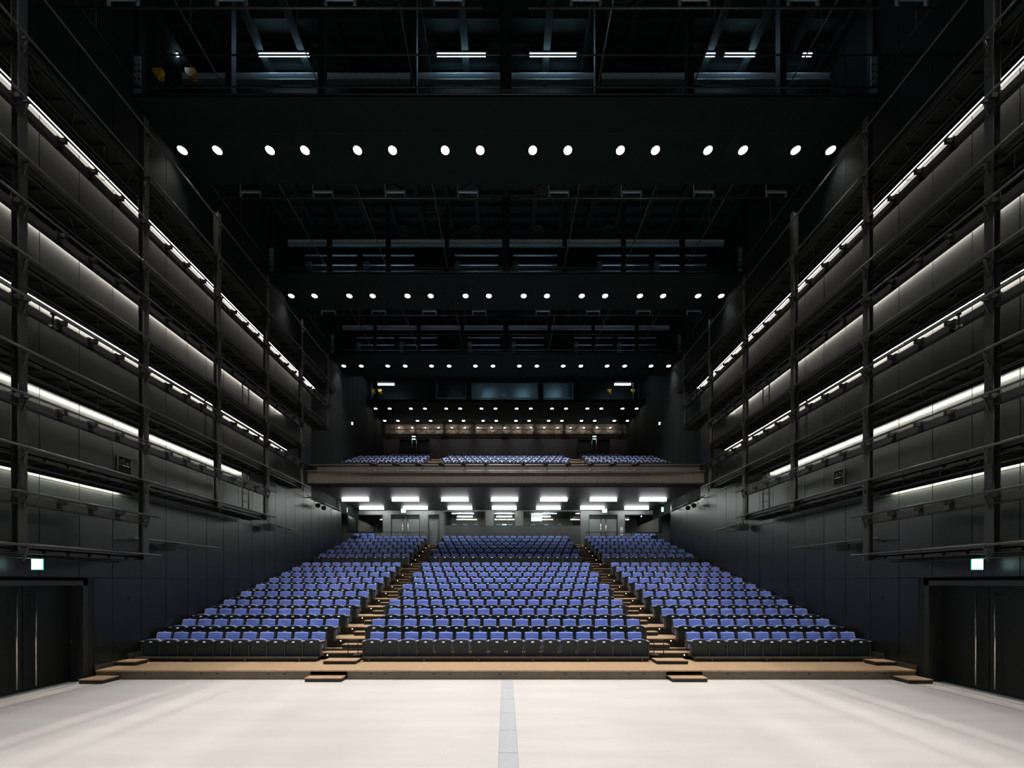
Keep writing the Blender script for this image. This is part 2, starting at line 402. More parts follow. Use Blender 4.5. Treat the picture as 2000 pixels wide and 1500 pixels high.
# ------------------------------------------------------------------ oak deck in front of the seats
T = [0.24, 0.438, 0.72, 0.99, 1.28, 1.56, 1.83, 2.10, 2.38, 2.665, 3.26, 3.58, 3.90, 4.20, 4.535, 4.85, 5.1]     # floor of each row
B = [0.135] + T[1:16]                                                                                             # seat datum
YROW = [11.54 + 0.945 * i for i in range(10)] + [21.9 + i for i in range(6)]
t = thing('oak_deck', 'low oak deck with taupe fascia running wall to wall before the seats', 'deck', (0, YF, 0))
g = MB(); g.box(-10.6, 10.6, 0.0, 1.42, 0.205, 0.24, 'wood'); g.obj('deck_top', t)
g = MB(); g.box(-10.6, 10.6, 0.06, 1.42, 0.0, 0.02, 'riser'); g.box(-10.6, 10.6, 1.30, 1.42, 0.0, 0.205, 'riser'); g.obj('sub_frame', t)
x = -10.58; edges = [-10.6]
cuts = [-8.52, -6.8, -5.05, -4.10, -2.5, -0.8, 0.9, 2.6, 4.15, 5.08, 6.8, 8.5, 10.6]
for c in cuts:
    a = edges[-1]; edges.append(c)
    if abs(a + 5.05) < 0.01 or abs(a - 4.15) < 0.01: continue
    g = MB(); g.box(a + 0.003, c - 0.003, 0.012, 0.04, 0.012, 0.203, 'fascia'); p = g.obj('fascia_panel', t)
    for k in (0.38, 0.62):
        xm = a + (c - a) * k; g = MB(); g.box(xm - 0.035, xm + 0.035, 0.009, 0.013, 0.135, 0.155, 'joint'); g.obj('grip_slot', p)

def step(x0, x1, y0, y1, z0, z1, label, group='loose oak steps in the aisles', sides='riser'):
    t = thing('oak_step', label, 'step', ((x0 + x1) / 2, y0, z0), group)
    h = z1 - z0; hw = abs(x1 - x0) / 2
    g = MB(); g.box(-hw, hw, 0, y1 - y0, h - 0.020, h, 'wood'); g.obj('tread', t)
    g = MB(); g.box(-hw + 0.006, hw - 0.006, 0.008, y1 - y0 - 0.004, 0, h - 0.022, sides); g.obj('step_box', t)
    return t
ais = {-1: (-5.06, -4.13), 1: (4.18, 5.07)}
for s in (-1, 1):
    step(ais[s][0], ais[s][1], 9.90, 10.24, 0.0, 0.105, 'oak-topped step on the stage floor pulled out before the %s aisle' % SN[s], sides='frame')
    step(ais[s][0], ais[s][1] - 0.02, 10.90, 11.30, T[0], 0.345, 'oak-topped step standing on the deck at the foot of the %s aisle' % SN[s])
    a, c = sorted((s * 10.54, s * 9.95)); step(a, c, 9.72, 10.14, 0.0, 0.11, 'black step with oak top beside the %s stage door' % SN[s])
    a, c = sorted((s * 10.60, s * 10.08)); step(a, c, 10.72, 11.1, T[0], 0.355, 'black step with oak top on the deck against the %s wall' % SN[s])
    t = thing('skirting_board', 'grey raked skirting board of the deck against the %s wall' % SN[s], 'skirting', (s * 10.63, 10.2, 0.24))
    g = MB(); n = len(g.v)
    P = [(0, 0, 0.0), (0, 0.9, 0.0), (0, 0.9, 0.12), (0, 0, 0.12)]
    g.v += [(-s * 0.012 + p[0], p[1], p[2]) for p in P] + [(s * 0.03 + p[0], p[1], p[2]) for p in P]
    for q in ((0, 1, 2, 3), (7, 6, 5, 4), (0, 4, 5, 1), (1, 5, 6, 2), (2, 6, 7, 3), (3, 7, 4, 0)): g.face(q, 'trough')
    g.box(-s * 0.012, s * 0.03, 0.9, 1.9, 0.12, 0.26, 'trough'); g.obj('board', t)

# ------------------------------------------------------------------ seating tiers
for n in range(16):
    y0 = YROW[n] + 0.09; z0 = B[n] + 0.28
    if n == 9: y1 = YROW[10] - 0.85
    elif n == 15: y1 = YROW[15] + 0.7
    else: y1 = YROW[n + 1] + 0.09
    z1 = T[n + 1] if n != 9 else 2.95
    lab = 'black tier platform with oak treads behind the %s row of stalls seats' % ORD[n + 1]
    t = thing('tier_platform', lab, 'platform', (0, y0, 0), 'stepped platforms of the stalls')
    th = 0.13 if n == 0 else (z1 - T[n]) + 0.12
    g = MB(); g.box(-10.62, 10.62, 0, y1 - y0 - 0.002, z1 - 0.022, z1, 'wood')
    for (a, c) in ((-10.62, -5.42), (-4.4, 4.4), (5.42, 10.62)): g.box(a, c, -0.002, 0.0, z1 - 0.04, z1 + 0.001, 'riser')
    g.obj('deck_top', t)
    g = MB(); g.box(-10.62, 10.62, 0.012, y1 - y0 - 0.002, z1 - th, z1 - 0.022, 'riser'); g.obj('riser_board', t)
    if n == 0:
        g = MB()
        for seg in ((-10.6, -5.40), (-4.12, 4.12), (5.40, 10.6)):
            g.box(seg[0], seg[1], -0.38, -0.31, 0.325, 0.37, 'bracket'); g.box(seg[0], seg[1], -0.31, 0.0, 0.345, 0.36, 'steel'); g.box(seg[0], seg[1], -0.33, -0.30, 0.275, 0.295, 'bracket'); g.box(seg[0], seg[1], -0.24, -0.22, T[0], 0.345, 'riser')
        g.obj('nose_beam', t)
        xs = [-10.2, -9.0, -7.45, -5.9] + [i * 1.56 for i in (-2.5, -1.5, -0.5, 0.5, 1.5, 2.5)] + [5.9, 7.45, 9.0, 10.2]
        for x in xs:
            g = MB(); g.box(x - 0.03, x + 0.03, -0.37, -0.33, T[0], 0.325, 'bracket'); g.box(x - 0.06, x + 0.06, -0.39, -0.3, T[0], T[0] + 0.012, 'steel'); g.obj('leg_post', t)
    for s in (-1, 1):
        g = MB(); g.cyl((s * 5.27, 0.005, z1 - 0.075), (s * 5.27, 0.02, z1 - 0.075), 0.018, 'steplight', 10); o = g.obj('step_light', t)
    if n == 9:
        t = thing('tier_platform', 'raised black platform of the cross aisle before the eleventh row', 'platform', (0, y1, 0), 'stepped platforms of the stalls')
        g = MB(); g.box(-10.62, 10.62, 0, YROW[10] + 0.09 - y1, T[10] - 0.03, T[10], 'wood'); g.obj('deck_top', t)
        g = MB(); g.box(-10.62, 10.62, 0.012, YROW[10] + 0.09 - y1, 2.8, T[10] - 0.03, 'riser'); g.obj('riser_board', t)
    # half steps
    for s in (-1, 1):
        if n == 0: continue
        zb = T[n] if n != 9 else T[9]
        ztop = z1
        inner = 4.50 if n % 2 else 4.22
        a, c = sorted((s * 5.10, s * inner))
        step(a, c, y0 - 0.31, y0 + 0.0, zb, (zb + ztop) / 2, 'oak half step in the %s aisle at the %s row of seats' % (SN[s], ORD[n + 1]))
        if n == 9: step(a, c, y1 - 0.3, y1, ztop, (ztop + T[10]) / 2, 'oak half step in the %s aisle up from the cross aisle' % SN[s])
b = MB(); b.box(-12.1, 12.1, YROW[15] + 0.7, YR + 0.2, 4.8, 5.1, 'slab'); b.box(-10.6, 10.6, YROW[15] + 0.69, YROW[15] + 0.7, 4.8, 5.1, 'riser')
b.box(-12.1, 12.1, 25.3, YROW[15] + 0.71, 4.2, 4.5, 'slab'); b.box(-10.6, 10.6, 11.95, 12.0, 0, 0.5, 'riser'); struct(b, 'floor_upper')

# small end platform beside the centre block with a guard
for s in (-1, 1):
    t = thing('end_guard', 'black guard frame with pale treads at the %s end of the front centre row' % SN[s], 'guard frame', (s * 4.42, 11.35, 0.24))
    g = MB(); g.box(-0.2 if s > 0 else 0.0, 0.0 if s > 0 else 0.2, 0, 0.3, 0.16, 0.175, 'trough'); g.obj('foot_plate', t)
    g = MB(); xx = s * 0.12
    for yy in (0.0,): g.tube([(xx, yy, 0.16), (xx, yy, 0.60), (xx - s * 0.28, yy, 0.60), (xx - s * 0.28, yy, 0.16)], 0.011, 'black'); g.box(xx - s * 0.28, xx, -0.02, 0.03, 0.595, 0.612, 'trough')
    g.obj('hoop_rail', t)

# ------------------------------------------------------------------ seats
P_ = 0.52
def seat_pan():
    g = MB(); g.rprism(0.43, 0.43, 0.045, 0.045, 'shell', 0, -0.045, 0.25, bow=0.0, topbow=0.012, seg=2); return g
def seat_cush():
    g = MB(); g.rprism(0.425, 0.437, 0.06, 0.05, 'blue', 0, 0.001, 0.262, edge='litedge', bow=0.0, topbow=0.016, seg=2); return g
def badge():
    g = MB(); n = len(g.v)
    for i in range(10):
        a = 2 * math.pi * i / 10; g.v.append((0.046 * math.cos(a), -0.058 + 0.010 * math.sin(a), 0.635 + 0.019 * math.sin(a)))
    for i in range(10):
        a = 2 * math.pi * i / 10; g.v.append((0.046 * math.cos(a), -0.045, 0.635 + 0.019 * math.sin(a)))
    g.face(range(10)[::-1] if False else list(range(10)), 'badge')
    for i in range(10): g.face((i, i + 10, (i + 1) % 10 + 10, (i + 1) % 10), 'badge')
    return g
TILT = Matrix.Rotation(math.radians(-13), 4, 'X')
BK = Matrix.Translation((0, 0.26, 0.36)) @ TILT
def back_shell():
    g0 = MB(); g0.rprism(0.475, 0.545, 0.02, 0.03, 'shell', 0, 0.05, 0, edge='woodedge', topbow=0.012, seg=2)
    return MB().add(g0, BK)
def back_cush():
    g = MB(); w2 = 0.202; zs = [0.02]; n = 9; prof = []
    # grooved face: alternating ridges
    for i in range(n):
        z0 = 0.03 + i * 0.053
        prof += [(z0, 0.008), (z0 + 0.012, -0.004), (z0 + 0.041, -0.004)]
    prof += [(0.03 + n * 0.053, 0.012), (0.525, 0.035)]
    k = 0; cols = [(-w2, 0.03), (-w2 * 0.93, 0.004), (0, -0.006), (w2 * 0.93, 0.004), (w2, 0.03)]
    for (z, d) in prof:
        for (x, e) in cols: g.v.append((x, d + e, z + (0.010 * (1 - (x / w2) ** 2) if z > 0.45 else 0)))
    for r in range(len(prof) - 1):
        for c in range(4):
            a = r * 5 + c; g.face((a, a + 1, a + 6, a + 5), 'blue', True)
    m = len(g.v); L = len(prof) - 1
    g.v += [(-w2, 0.052, prof[0][0]), (w2, 0.052, prof[0][0]), (w2, 0.052, prof[-1][0]), (-w2, 0.052, prof[-1][0])]
    g.face((0, 1, 2, 3, 4, m + 1, m)[::-1], 'blue'); g.face([L * 5 + i for i in range(5)] + [m + 2, m + 3], 'blue')
    g.face([m, m + 3] + [r * 5 for r in range(L, -1, -1)], 'blue'); g.face([m + 2, m + 1] + [r * 5 + 4 for r in range(L + 1)], 'blue')
    return MB().add(g, BK)
def plate():
    g = MB(); g.box(-0.035, 0.035, 0.045, 0.06, 0.548, 0.568, 'arm'); return MB().add(g, BK)
def armpad(x):
    g = MB(); g.box(x - 0.028, x + 0.028, -0.07, 0.20, 0.640, 0.662, 'arm'); g.box(x - 0.022, x + 0.022, 0.20, 0.30, 0.630, 0.655, 'bracket'); return g
def stand(x):
    g = MB(); g.box(x - 0.02, x + 0.02, -0.06, 0.025, 0.22, 0.56, 'bracket'); g.box(x - 0.028, x + 0.028, -0.05, 0.19, 0.56, 0.640, 'shell')
    g.box(x - 0.04, x + 0.04, -0.02, 0.086, 0.22, 0.27, 'bracket'); g.box(x - 0.012, x + 0.012, 0.19, 0.36, 0.44, 0.635, 'bracket'); return g
meshes = {}
def seat_mesh_set():
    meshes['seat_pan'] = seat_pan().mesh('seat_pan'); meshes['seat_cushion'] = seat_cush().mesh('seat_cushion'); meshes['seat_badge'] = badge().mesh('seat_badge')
    meshes['backrest'] = back_shell().mesh('backrest'); meshes['back_cushion'] = back_cush().mesh('back_cushion'); meshes['number_plate'] = plate().mesh('number_plate')
    meshes['armL'] = armpad(-P_ / 2).mesh('armrest'); meshes['standL'] = stand(-P_ / 2).mesh('stanchion')
    meshes['armR'] = armpad(P_ / 2).mesh('armrest'); meshes['standR'] = stand(P_ / 2).mesh('stanchion')
seat_mesh_set()
def mo(name, key, parent):
    o = bpy.data.objects.new(name, meshes[key]); COL.objects.link(o); o.parent = parent; return o
def make_seat(loc, label, last):
    t = thing('folding_seat', label, 'seat', loc, 'blue folding seats of the stalls')
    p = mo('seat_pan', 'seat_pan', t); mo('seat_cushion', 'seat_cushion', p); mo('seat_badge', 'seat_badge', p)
    p = mo('backrest', 'backrest', t); mo('back_cushion', 'back_cushion', p); mo('number_plate', 'number_plate', p)
    mo('armrest', 'armL', t); mo('stanchion', 'standL', t)
    if last: mo('armrest', 'armR', t); mo('stanchion', 'standR', t)
    return t
full = MB()
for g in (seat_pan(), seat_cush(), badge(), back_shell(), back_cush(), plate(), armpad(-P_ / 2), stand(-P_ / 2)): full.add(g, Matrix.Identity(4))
lo_r = MB()
for g in (armpad(P_ / 2), stand(P_ / 2)): lo_r.add(g, Matrix.Identity(4))

ind = []; rest = []
BN = {'left': 'left block', 'centre': 'centre block', 'right': 'right block'}
def row_seats(n):
    nc = 16 if n % 2 == 0 else 17
    L = []
    for i in range(10): L.append(('left', i, 10, -10.35 + P_ * i))
    for i in range(nc): L.append(('centre', i, nc, (i - (nc - 1) / 2) * P_ + 0.0))
    for i in range(10): L.append(('right', i, 10, 5.67 + P_ * i))
    return L
count = 0
for n in range(16):
    for (bl, i, nn, x) in row_seats(n):
        if n == 15 and ((bl == 'left' and i == 0) or (bl == 'right' and i == 9)): continue
        loc = (x, YROW[n], B[n]); last = i == nn - 1
        if n < 8 or (n == 8 and bl == 'centre' and 4 <= i < 12):
            rowt = 'front row' if n == 0 else ORD[n + 1] + ' row'
            ind.append((loc, 'tipped-up blue folding seat, %s in the %s of the %s' % (fromleft(i, nn), rowt, BN[bl]), last))
        else: rest.append((loc, last))
# balcony rows
BROW = [(24.5 + 1.1 * i, 9.2 + 0.5 * i) for i in range(5)]
for n, (y, z) in enumerate(BROW):
    nc = 17 if n % 2 == 0 else 16
    for i in range(10):
        if n == 4 and i < 4: continue
        rest.append(((-10.35 + P_ * i, y, z), i == 9)); rest.append(((10.35 - P_ * i, y, z), i == 0))
    for i in range(nc): rest.append((((i - (nc - 1) / 2) * P_, y, z), i == nc - 1))
# three seats behind each rear window
protoA = protoB = None
for loc, lab, last in ind:
    if last:
        if protoB is None: protoB = make_seat(loc, lab, True)
        else: dup(protoB, loc, lab)
    else:
        if protoA is None: protoA = make_seat(loc, lab, False)
        else: dup(protoA, loc, lab)
big = MB()
for loc, last in rest:
    big.add(full, Matrix.Translation(loc))
    if last: big.add(lo_r, Matrix.Translation(loc))
o = big.obj('folding_seats')
tag(o, 'remaining rows of blue folding seats in the upper stalls and on the balcony', 'seats', kind='stuff')

# ------------------------------------------------------------------ balcony
b = MB()
b.box(-W - 0.1, W + 0.1, YB + 0.55, YR + 6, 7.77, 8.0, 'bsoffit'); b.box(-12.1, 12.1, 25.3, YR + 6, 7.78, 8.02, 'bsoffit')
b.box(-W, W, YB + 0.02, YB + 0.55, 7.84, 8.0, 'bsoffit')
b.box(-W, W, YB + 0.5, YROW[0] * 0 + 24.55, 8.7, 9.1, 'slab')
for n, (y, z) in enumerate(BROW):
    y1 = (BROW[n + 1][0] if n < 4 else YT) + 0.1
    zt = z + 0.5 if n < 4 else z + 0.3
    b.box(-W, W, y + 0.1, y1, 8.0, zt - 0.03, 'riser'); b.box(-W, W, y + 0.09, y1, zt - 0.03, zt, 'slab')
    for s in (-1, 1): b.box(s * 4.3, s * 5.3, y + 0.08, y1 - 0.001, zt - 0.02, zt + 0.006, 'wood'); b.box(s * 4.4, s * 5.2, y - 0.22, y + 0.09, 8.8, z + 0.25, 'riser', top='wood')
struct(b, 'floor_balcony')
t = thing('balcony_front', 'taupe panelled balcony front with dotted fixings spanning the hall', 'balcony parapet', (0, YB, 7.81))
g = MB(); g.box(-W, W, -0.06, 0.5, 0.0, 0.05, 'steel2'); g.obj('bottom_lip', t)
pw = 0.592
nb = int(2 * W / pw)
g = MB()
for i in range(37):
    x0 = -W + i * 2 * W / 37
    g.box(x0 + 0.004, x0 + 2 * W / 37 - 0.004, 0.0, 0.04, 0.055, 0.58, 'concrete')
    for fx in (0.22, 0.78):
        for zz in (0.13, 0.49): g.cyl((x0 + fx * 2 * W / 37, 0, zz), (x0 + fx * 2 * W / 37, -0.008, zz), 0.012, 'arm', 6)
g.box(-W, W, 0.04, 0.06, 0.05, 0.6, 'joint'); g.obj('lower_panel', t)
g = MB()
for i in range(37):
    x0 = -W + i * 2 * W / 37 + 0.3
    g.box(x0 + 0.004, x0 + 2 * W / 37 - 0.004, 0.45, 0.49, 0.62, 1.05, 'concrete')
    for fx in (0.22, 0.78): g.cyl((x0 + fx * 2 * W / 37, 0.45, 0.85), (x0 + fx * 2 * W / 37, 0.442, 0.85), 0.012, 'arm', 6)
g.box(-W, W, 0.49, 0.51, 0.55, 1.05, 'joint'); g.box(-W, W, 0.0, 0.5, 0.58, 0.6, 'slab'); g.obj('upper_panel', t)
g = MB(); g.cyl((-W, -0.05, 0.69), (W, -0.05, 0.69), 0.028, 'railpipe', 8); g.cyl((-W, -0.02, 0.61), (W, -0.02, 0.61), 0.018, 'railpipe', 6)
for i in range(19): x = -10.2 + i * 1.133; g.cyl((x, -0.05, 0.69), (x, 0.02, 0.55), 0.012, 'pipe', 6)
g.obj('lighting_pipe', t)
g = MB(); g.cyl((-W, 0.3, 1.11), (W, 0.3, 1.11), 0.03, 'railpipe', 8)
for i in range(19): x = -10.2 + i * 1.133; g.cyl((x, 0.3, 1.11), (x, 0.46, 0.98), 0.012, 'pipe', 6)
g.obj('top_rail', t)
for k, px in enumerate((735, 778, 821, 865, 907, 950, 1021, 1064, 1107, 1150, 1192, 1236)):
    x = PX(px, 21.4)
    t = thing('stage_spotlight', 'black stage spotlight clamped to the balcony rail, %s' % (['leftmost', 'second from left', 'third from left', 'fourth from left', 'fifth from left', 'just left of centre', 'just right of centre', 'fifth from right', 'fourth from right', 'third from right', 'second from right', 'rightmost'][k]), 'spotlight', (x, 21.35, 8.88), 'spotlights on the balcony rail')
    g = MB(); dx = -0.25 if k < 6 else 0.25; dx *= abs(x) / 6
    g.cyl((0, 0.1, 0.02), (dx * 0.6, -0.28, -0.06), 0.075, 'black', 12, 0.095); g.cyl((dx * 0.6, -0.28, -0.06), (dx * 0.63, -0.31, -0.066), 0.098, 'steel', 12)
    g.obj('lamp_body', t)
    g = MB(); g.tube([(-0.12, 0, 0.0), (-0.12, 0, 0.14), (0.12, 0, 0.14), (0.12, 0, 0.0)], 0.012, 'pipe'); g.cyl((0, 0, 0.14), (0, 0.1, 0.16), 0.03, 'arm', 8); g.obj('yoke', t)
    g = MB(); g.tube([(0.05, 0.1, 0.0), (0.09, 0.05, -0.25), (0.03, 0.0, -0.42)], 0.009, 'black'); g.cyl((0, -0.2, -0.37), (0, -0.2, -0.30), 0.03, 'arm', 8); g.obj('cable_plug', t)
for k, (xa, xb) in enumerate(((788, 812), (1172, 1192))):
    t = thing('cue_display', 'flat dark display unit on the balcony parapet, %s half' % ('left' if k == 0 else 'right'), 'display', (PX((xa + xb) / 2, 21.6), 21.62, 8.4))
    g = MB(); hw = (xb - xa) / 2 * 21.6 / F; g.box(-hw, hw, -0.1, 0.02, 0.0, 0.14, 'trough'); g.box(-hw, hw, -0.1, 0.02, 0.14, 0.16, 'steel2'); g.obj('casing', t)

# tubes under the balcony
for r, (yy, xs) in enumerate(((24.9, (694.5, 792, 888.5, 985.5, 1081.5, 1178, 1275)), (27.7, (726, 811.5, 898.5, 985, 1071, 1157, 1243)))):
    for i, px in enumerate(xs):
        t = thing('tube_light', 'lit tube light under the balcony, %s in the %s row' % (fromleft(i, 7), ['front', 'rear'][r]), 'ceiling light', (PX(px, yy), yy, 7.77), 'tube lights under the balcony')
        g = MB(); g.box(-0.86, 0.86, -0.05, 0.05, -0.03, 0, 'white'); g.obj('lamp_base', t)
        g = MB(); g.cyl((-0.84, 0, -0.085), (0.84, 0, -0.085), 0.04, 'tube', 10); g.obj('tube', t)
        g = MB(); g.box(-0.87, -0.85, -0.04, 0.04, -0.12, -0.0, 'white'); g.box(0.85, 0.87, -0.04, 0.04, -0.12, -0.0, 'white'); g.obj('end_cap', t)

# ------------------------------------------------------------------ wall behind the stalls
S = YR / F
def bx(px0, px1, py0, py1, d0=0.0, d1=0.18, mk='backwall', mb=None, Y=YR):
    mb.box(PX(px0, Y), PX(px1, Y), Y + d0, Y + d1, PZ(py1, Y), PZ(py0, Y), mk)
b = MB()
for (a, c, y0, y1) in ((667, 866, 997, 1004.5), (1134, 1310, 997, 1004.5), (866, 1134, 996.5, 998.5), (748, 763, 1004.5, 1069), (820, 836, 1004.5, 1069), (858, 868, 1004.5, 1069),
                       (667, 748, 1041, 1069), (667, 678, 1004.5, 1041), (868, 1111, 1027, 1069), (948, 964, 998.5, 1027), (1006, 1022, 998.5, 1027),
                       (1134, 1150, 1004.5, 1069), (1207, 1220, 1004.5, 1069), (1220, 1310, 1041, 1069), (1293, 1310, 1004.5, 1041), (1111, 1134, 1027, 1069)):
    bx(a, c, y0, y1, mb=b, mk='parapet' if y0 == 1027 else 'backwall')
for x in (899, 930, 961, 992, 1023, 1054, 1085): b.box(PX(x, YR) - 0.004, PX(x, YR) + 0.004, YR - 0.002, YR, PZ(1069, YR), PZ(1027, YR), 'joint')
struct(b, 'wall_back')
def win(n, a, c, y0, y1):
    o = thing('window_%d' % n, 'window', 'window', (PX((a + c) / 2, YR), YR, PZ(y1, YR))); del o['category']; o['kind'] = 'structure'
    o['label'] = ['', 'wide window left of the left rear doors', 'left control room window behind the stalls', 'narrow middle control room window', 'right control room window with a white screen inside', 'wide window right of the right rear doors'][n]
    hw = (c - a) / 2 * S; h = (y1 - y0) * S
    g = MB(); f = 0.04
    g.box(-hw, hw, -0.02, 0.1, 0, f, 'frame'); g.box(-hw, hw, -0.02, 0.1, h - f, h, 'frame'); g.box(-hw, -hw + f, -0.02, 0.1, 0, h, 'frame'); g.box(hw - f, hw, -0.02, 0.1, 0, h, 'frame'); g.obj('window_frame', o)
    g = MB(); g.box(-hw + f, hw - f, 0.04, 0.05, f, h - f, 'glass'); g.obj('window_pane', o)
win(1, 678, 748, 1005, 1041); win(2, 868, 948, 998.5, 1027); win(3, 964, 1006, 998.5, 1027); win(4, 1022, 1134, 998.5, 1027); win(5, 1220, 1293, 1005, 1041)
def rdoor(n, a, c, y0, y1, double, lab, Y=YR, mk='door'):
    o = thing('door_%d' % n, lab, 'door', (PX((a + c) / 2, Y), Y, PZ(y1, Y))); o['kind'] = 'structure'
    sc = Y / F; hw = (c - a) / 2 * sc; h = (y1 - y0) * sc
    g = MB(); g.box(-hw, hw, 0.0, 0.14, h - 0.05, h, 'frame'); g.box(-hw, -hw + 0.05, 0, 0.14, 0, h, 'frame'); g.box(hw - 0.05, hw, 0, 0.14, 0, h, 'frame'); g.obj('door_frame', o)
    g = MB(); g.box(-hw + 0.05, hw - 0.05, 0.12, 0.15, h * 0.86, h - 0.05, 'black'); g.obj('transom_panel', o)
    parts = ((-hw + 0.05, -0.006), (0.006, hw - 0.05)) if double else ((-hw + 0.05, hw - 0.05),)
    for j, (x0, x1) in enumerate(parts):
        g = MB(); g.box(x0, x1, 0.1, 0.14, 0.01, h * 0.86, mk); l = g.obj('door_leaf', o)
        g = MB()
        if double:
            xx = -0.19 if j == 0 else 0.19; g.cyl((xx, 0.03, 0.25), (xx, 0.03, h * 0.93), 0.035, 'chrome', 10)
            for z in (0.4, h * 0.82): g.cyl((xx, 0.03, z), (xx, 0.1, z), 0.015, 'chrome', 8)
            g.obj('bar_handle', l)
        else:
            g.box(x0 + 0.05, x0 + 0.09, 0.05, 0.1, 1.0, 1.15, 'chrome'); g.obj('lever_handle', l)
            g = MB(); g.box(x0 + 0.1, x0 + 0.45, 0.06, 0.1, h * 0.86 - 0.1, h * 0.86 - 0.04, 'pipe'); g.obj('door_closer', l)
rdoor(3, 763, 820, 1004.5, 1069, True, 'grey double door with steel bars behind the left stalls block')
rdoor(4, 836, 858, 1004.5, 1069, False, 'narrow grey single door at the head of the left aisle')
rdoor(5, 1150, 1207, 1004.5, 1069, True, 'grey double door with steel bars behind the right stalls block')

# rooms behind that wall
for (a, c, y0, y1, mk, z0, z1) in ((-12.1, 12.5, 3.4, 3.6, 'concrete', 5.1, 7.77), (-4.6, -4.5, 0.18, 3.4, 'frame', 5.1, 7.77), (5.42, 5.52, 0.18, 3.4, 'frame', 5.1, 7.77), (-12.1, -12.0, 0.2, 3.4, 'frame', 5.1, 7.77),
                                  (12.4, 12.5, 0.2, 3.4, 'frame', 5.1, 7.77), (-8.45, -8.35, 0.18, 3.4, 'frame', 5.1, 7.77), (8.6, 8.7, 0.18, 3.4, 'frame', 5.1, 7.77)):
    b = MB(); b.box(a, c, YR + y0, YR + y1, z0, z1, mk)
    if mk == 'concrete':
        for i in range(12): b.box(-12 + i * 2.0, -11.99 + i * 2.0, YR + 3.39, YR + 3.4, 5.1, 7.77, 'joint')
    struct(b, 'wall_control_room')
b = MB(); b.box(-12.1, 12.5, YR + 0.2, YR + 3.6, 4.9, 5.1, 'slab'); struct(b, 'floor_control_room')

for k, px in enumerate((908, 985, 1060)):
    t = thing('tube_light', 'lit tube light in the control room behind the %s window' % ['left', 'middle', 'right'][k], 'ceiling light', (PX(px, 30.2), 30.2, 7.7))
    g = MB(); g.box(-0.6, 0.6, -0.04, 0.04, -0.12, 0.07, 'white'); g.obj('lamp_base', t); g = MB(); g.box(-0.6, 0.6, -0.05, 0.05, -0.16, -0.12, 'tube'); g.obj('tube', t)
for k, px in enumerate((700, 1272)):
    t = thing('tube_light', 'tube light in the %s rear corridor seen through the wide window' % ['left', 'right'][k], 'ceiling light', (PX(px, 31), 31, 7.77))
    g = MB(); g.box(-0.8, 0.8, -0.04, 0.04, -0.05, 0, 'white'); g.obj('lamp_base', t); g = MB(); g.box(-0.8, 0.8, -0.05, 0.05, -0.07, -0.05, 'tube'); g.obj('tube', t)
t = thing('projection_screen', 'white lit screen hanging inside the right control room window', 'screen', (PX(1048, 30), 30, PZ(1018, 30)))
g = MB(); g.box(-0.42, 0.42, 0, 0.04, 0, 0.62, 'screen'); g.obj('screen_face', t); g = MB(); g.box(-0.7, 0.7, 0.0, 0.05, 0.55, 0.6, 'white'); g.obj('mounting_bar', t)
for k, (a, c) in enumerate(((872, 944), (966, 1004), (1024, 1110))):
    t = thing('control_desk', 'control desk inside the %s control room window' % ['left', 'middle', 'right'][k], 'desk', (PX((a + c) / 2, 29.4), 29.3, 5.1))
    hw = (c - a) / 2 * 29.4 / F
    g = MB(); g.box(-hw, hw, 0, 0.7, 1.45, 1.5, 'white' if k == 2 else 'steel2'); g.obj('desk_top', t)
    for x in (-hw + 0.05, hw - 0.05):
        g = MB(); g.box(x - 0.03, x + 0.03, 0.05, 0.65, 0, 1.45, 'steel'); g.obj('leg', t)
    for j in range(3):
        m = thing('monitor', 'small monitor on the %s control desk, %s' % (['left', 'middle', 'right'][k], ['left one', 'middle one', 'right one'][j]), 'monitor', (PX((a + c) / 2, 29.4) + (j - 1) * hw * 0.6, 29.5, 6.6))
        g = MB(); g.box(-0.2, 0.2, 0.05, 0.08, 0.06, 0.32, 'black'); g.obj('casing', m); g = MB(); g.box(-0.18, 0.18, 0.04, 0.051, 0.08, 0.30, 'screen' if j == 1 and k == 1 else 'galv'); g.obj('screen_face', m)
        g = MB(); g.box(-0.08, 0.08, 0.0, 0.12, 0, 0.01, 'black'); g.box(-0.02, 0.02, 0.06, 0.08, 0, 0.1, 'black'); g.obj('stand', m)
t = thing('sign_stand', 'small white vertical notice by the right rear double door', 'sign', (PX(1214, YR), YR - 0.03, PZ(1046, YR)))
g = MB(); g.box(-0.09, 0.09, 0, 0.03, 0, 0.6, 'white'); g.box(-0.05, 0.05, -0.004, 0, 0.1, 0.2, 'black'); g.box(-0.05, 0.05, -0.004, 0, 0.3, 0.36, 'black'); g.obj('notice_board', t)
for s in (-1, 1):
    for j in range(3):
        x = PX(709.5, 28.2) + (j - 1) * 0.54 if s < 0 else PX(1261, 28.2) + (j - 1) * 0.54
        t = thing('folding_seat', 'blue seat behind the last row under the %s wide window, %s' % (SN[s], ['leftmost', 'middle', 'rightmost'][j]), 'seat', (x, 28.0, 5.16), 'blue seats below the rear windows')
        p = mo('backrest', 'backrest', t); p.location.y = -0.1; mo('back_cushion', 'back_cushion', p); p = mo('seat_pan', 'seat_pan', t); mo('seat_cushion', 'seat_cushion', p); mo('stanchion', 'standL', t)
for s in (-1, 1):
    t = thing('guard_rail', 'thin black guard rail behind the last %s block row' % SN[s], 'railing', (s * 8.2, 27.45, 5.1))
    g = MB(); g.cyl((-2.6, 0, 0.9), (2.6, 0, 0.9), 0.02, 'black', 8); g.obj('hand_rail', t)
    for i in range(6):
        g = MB(); g.cyl((-2.6 + i * 1.04, 0, 0), (-2.6 + i * 1.04, 0, 0.9), 0.015, 'black', 6); g.obj('post', t)

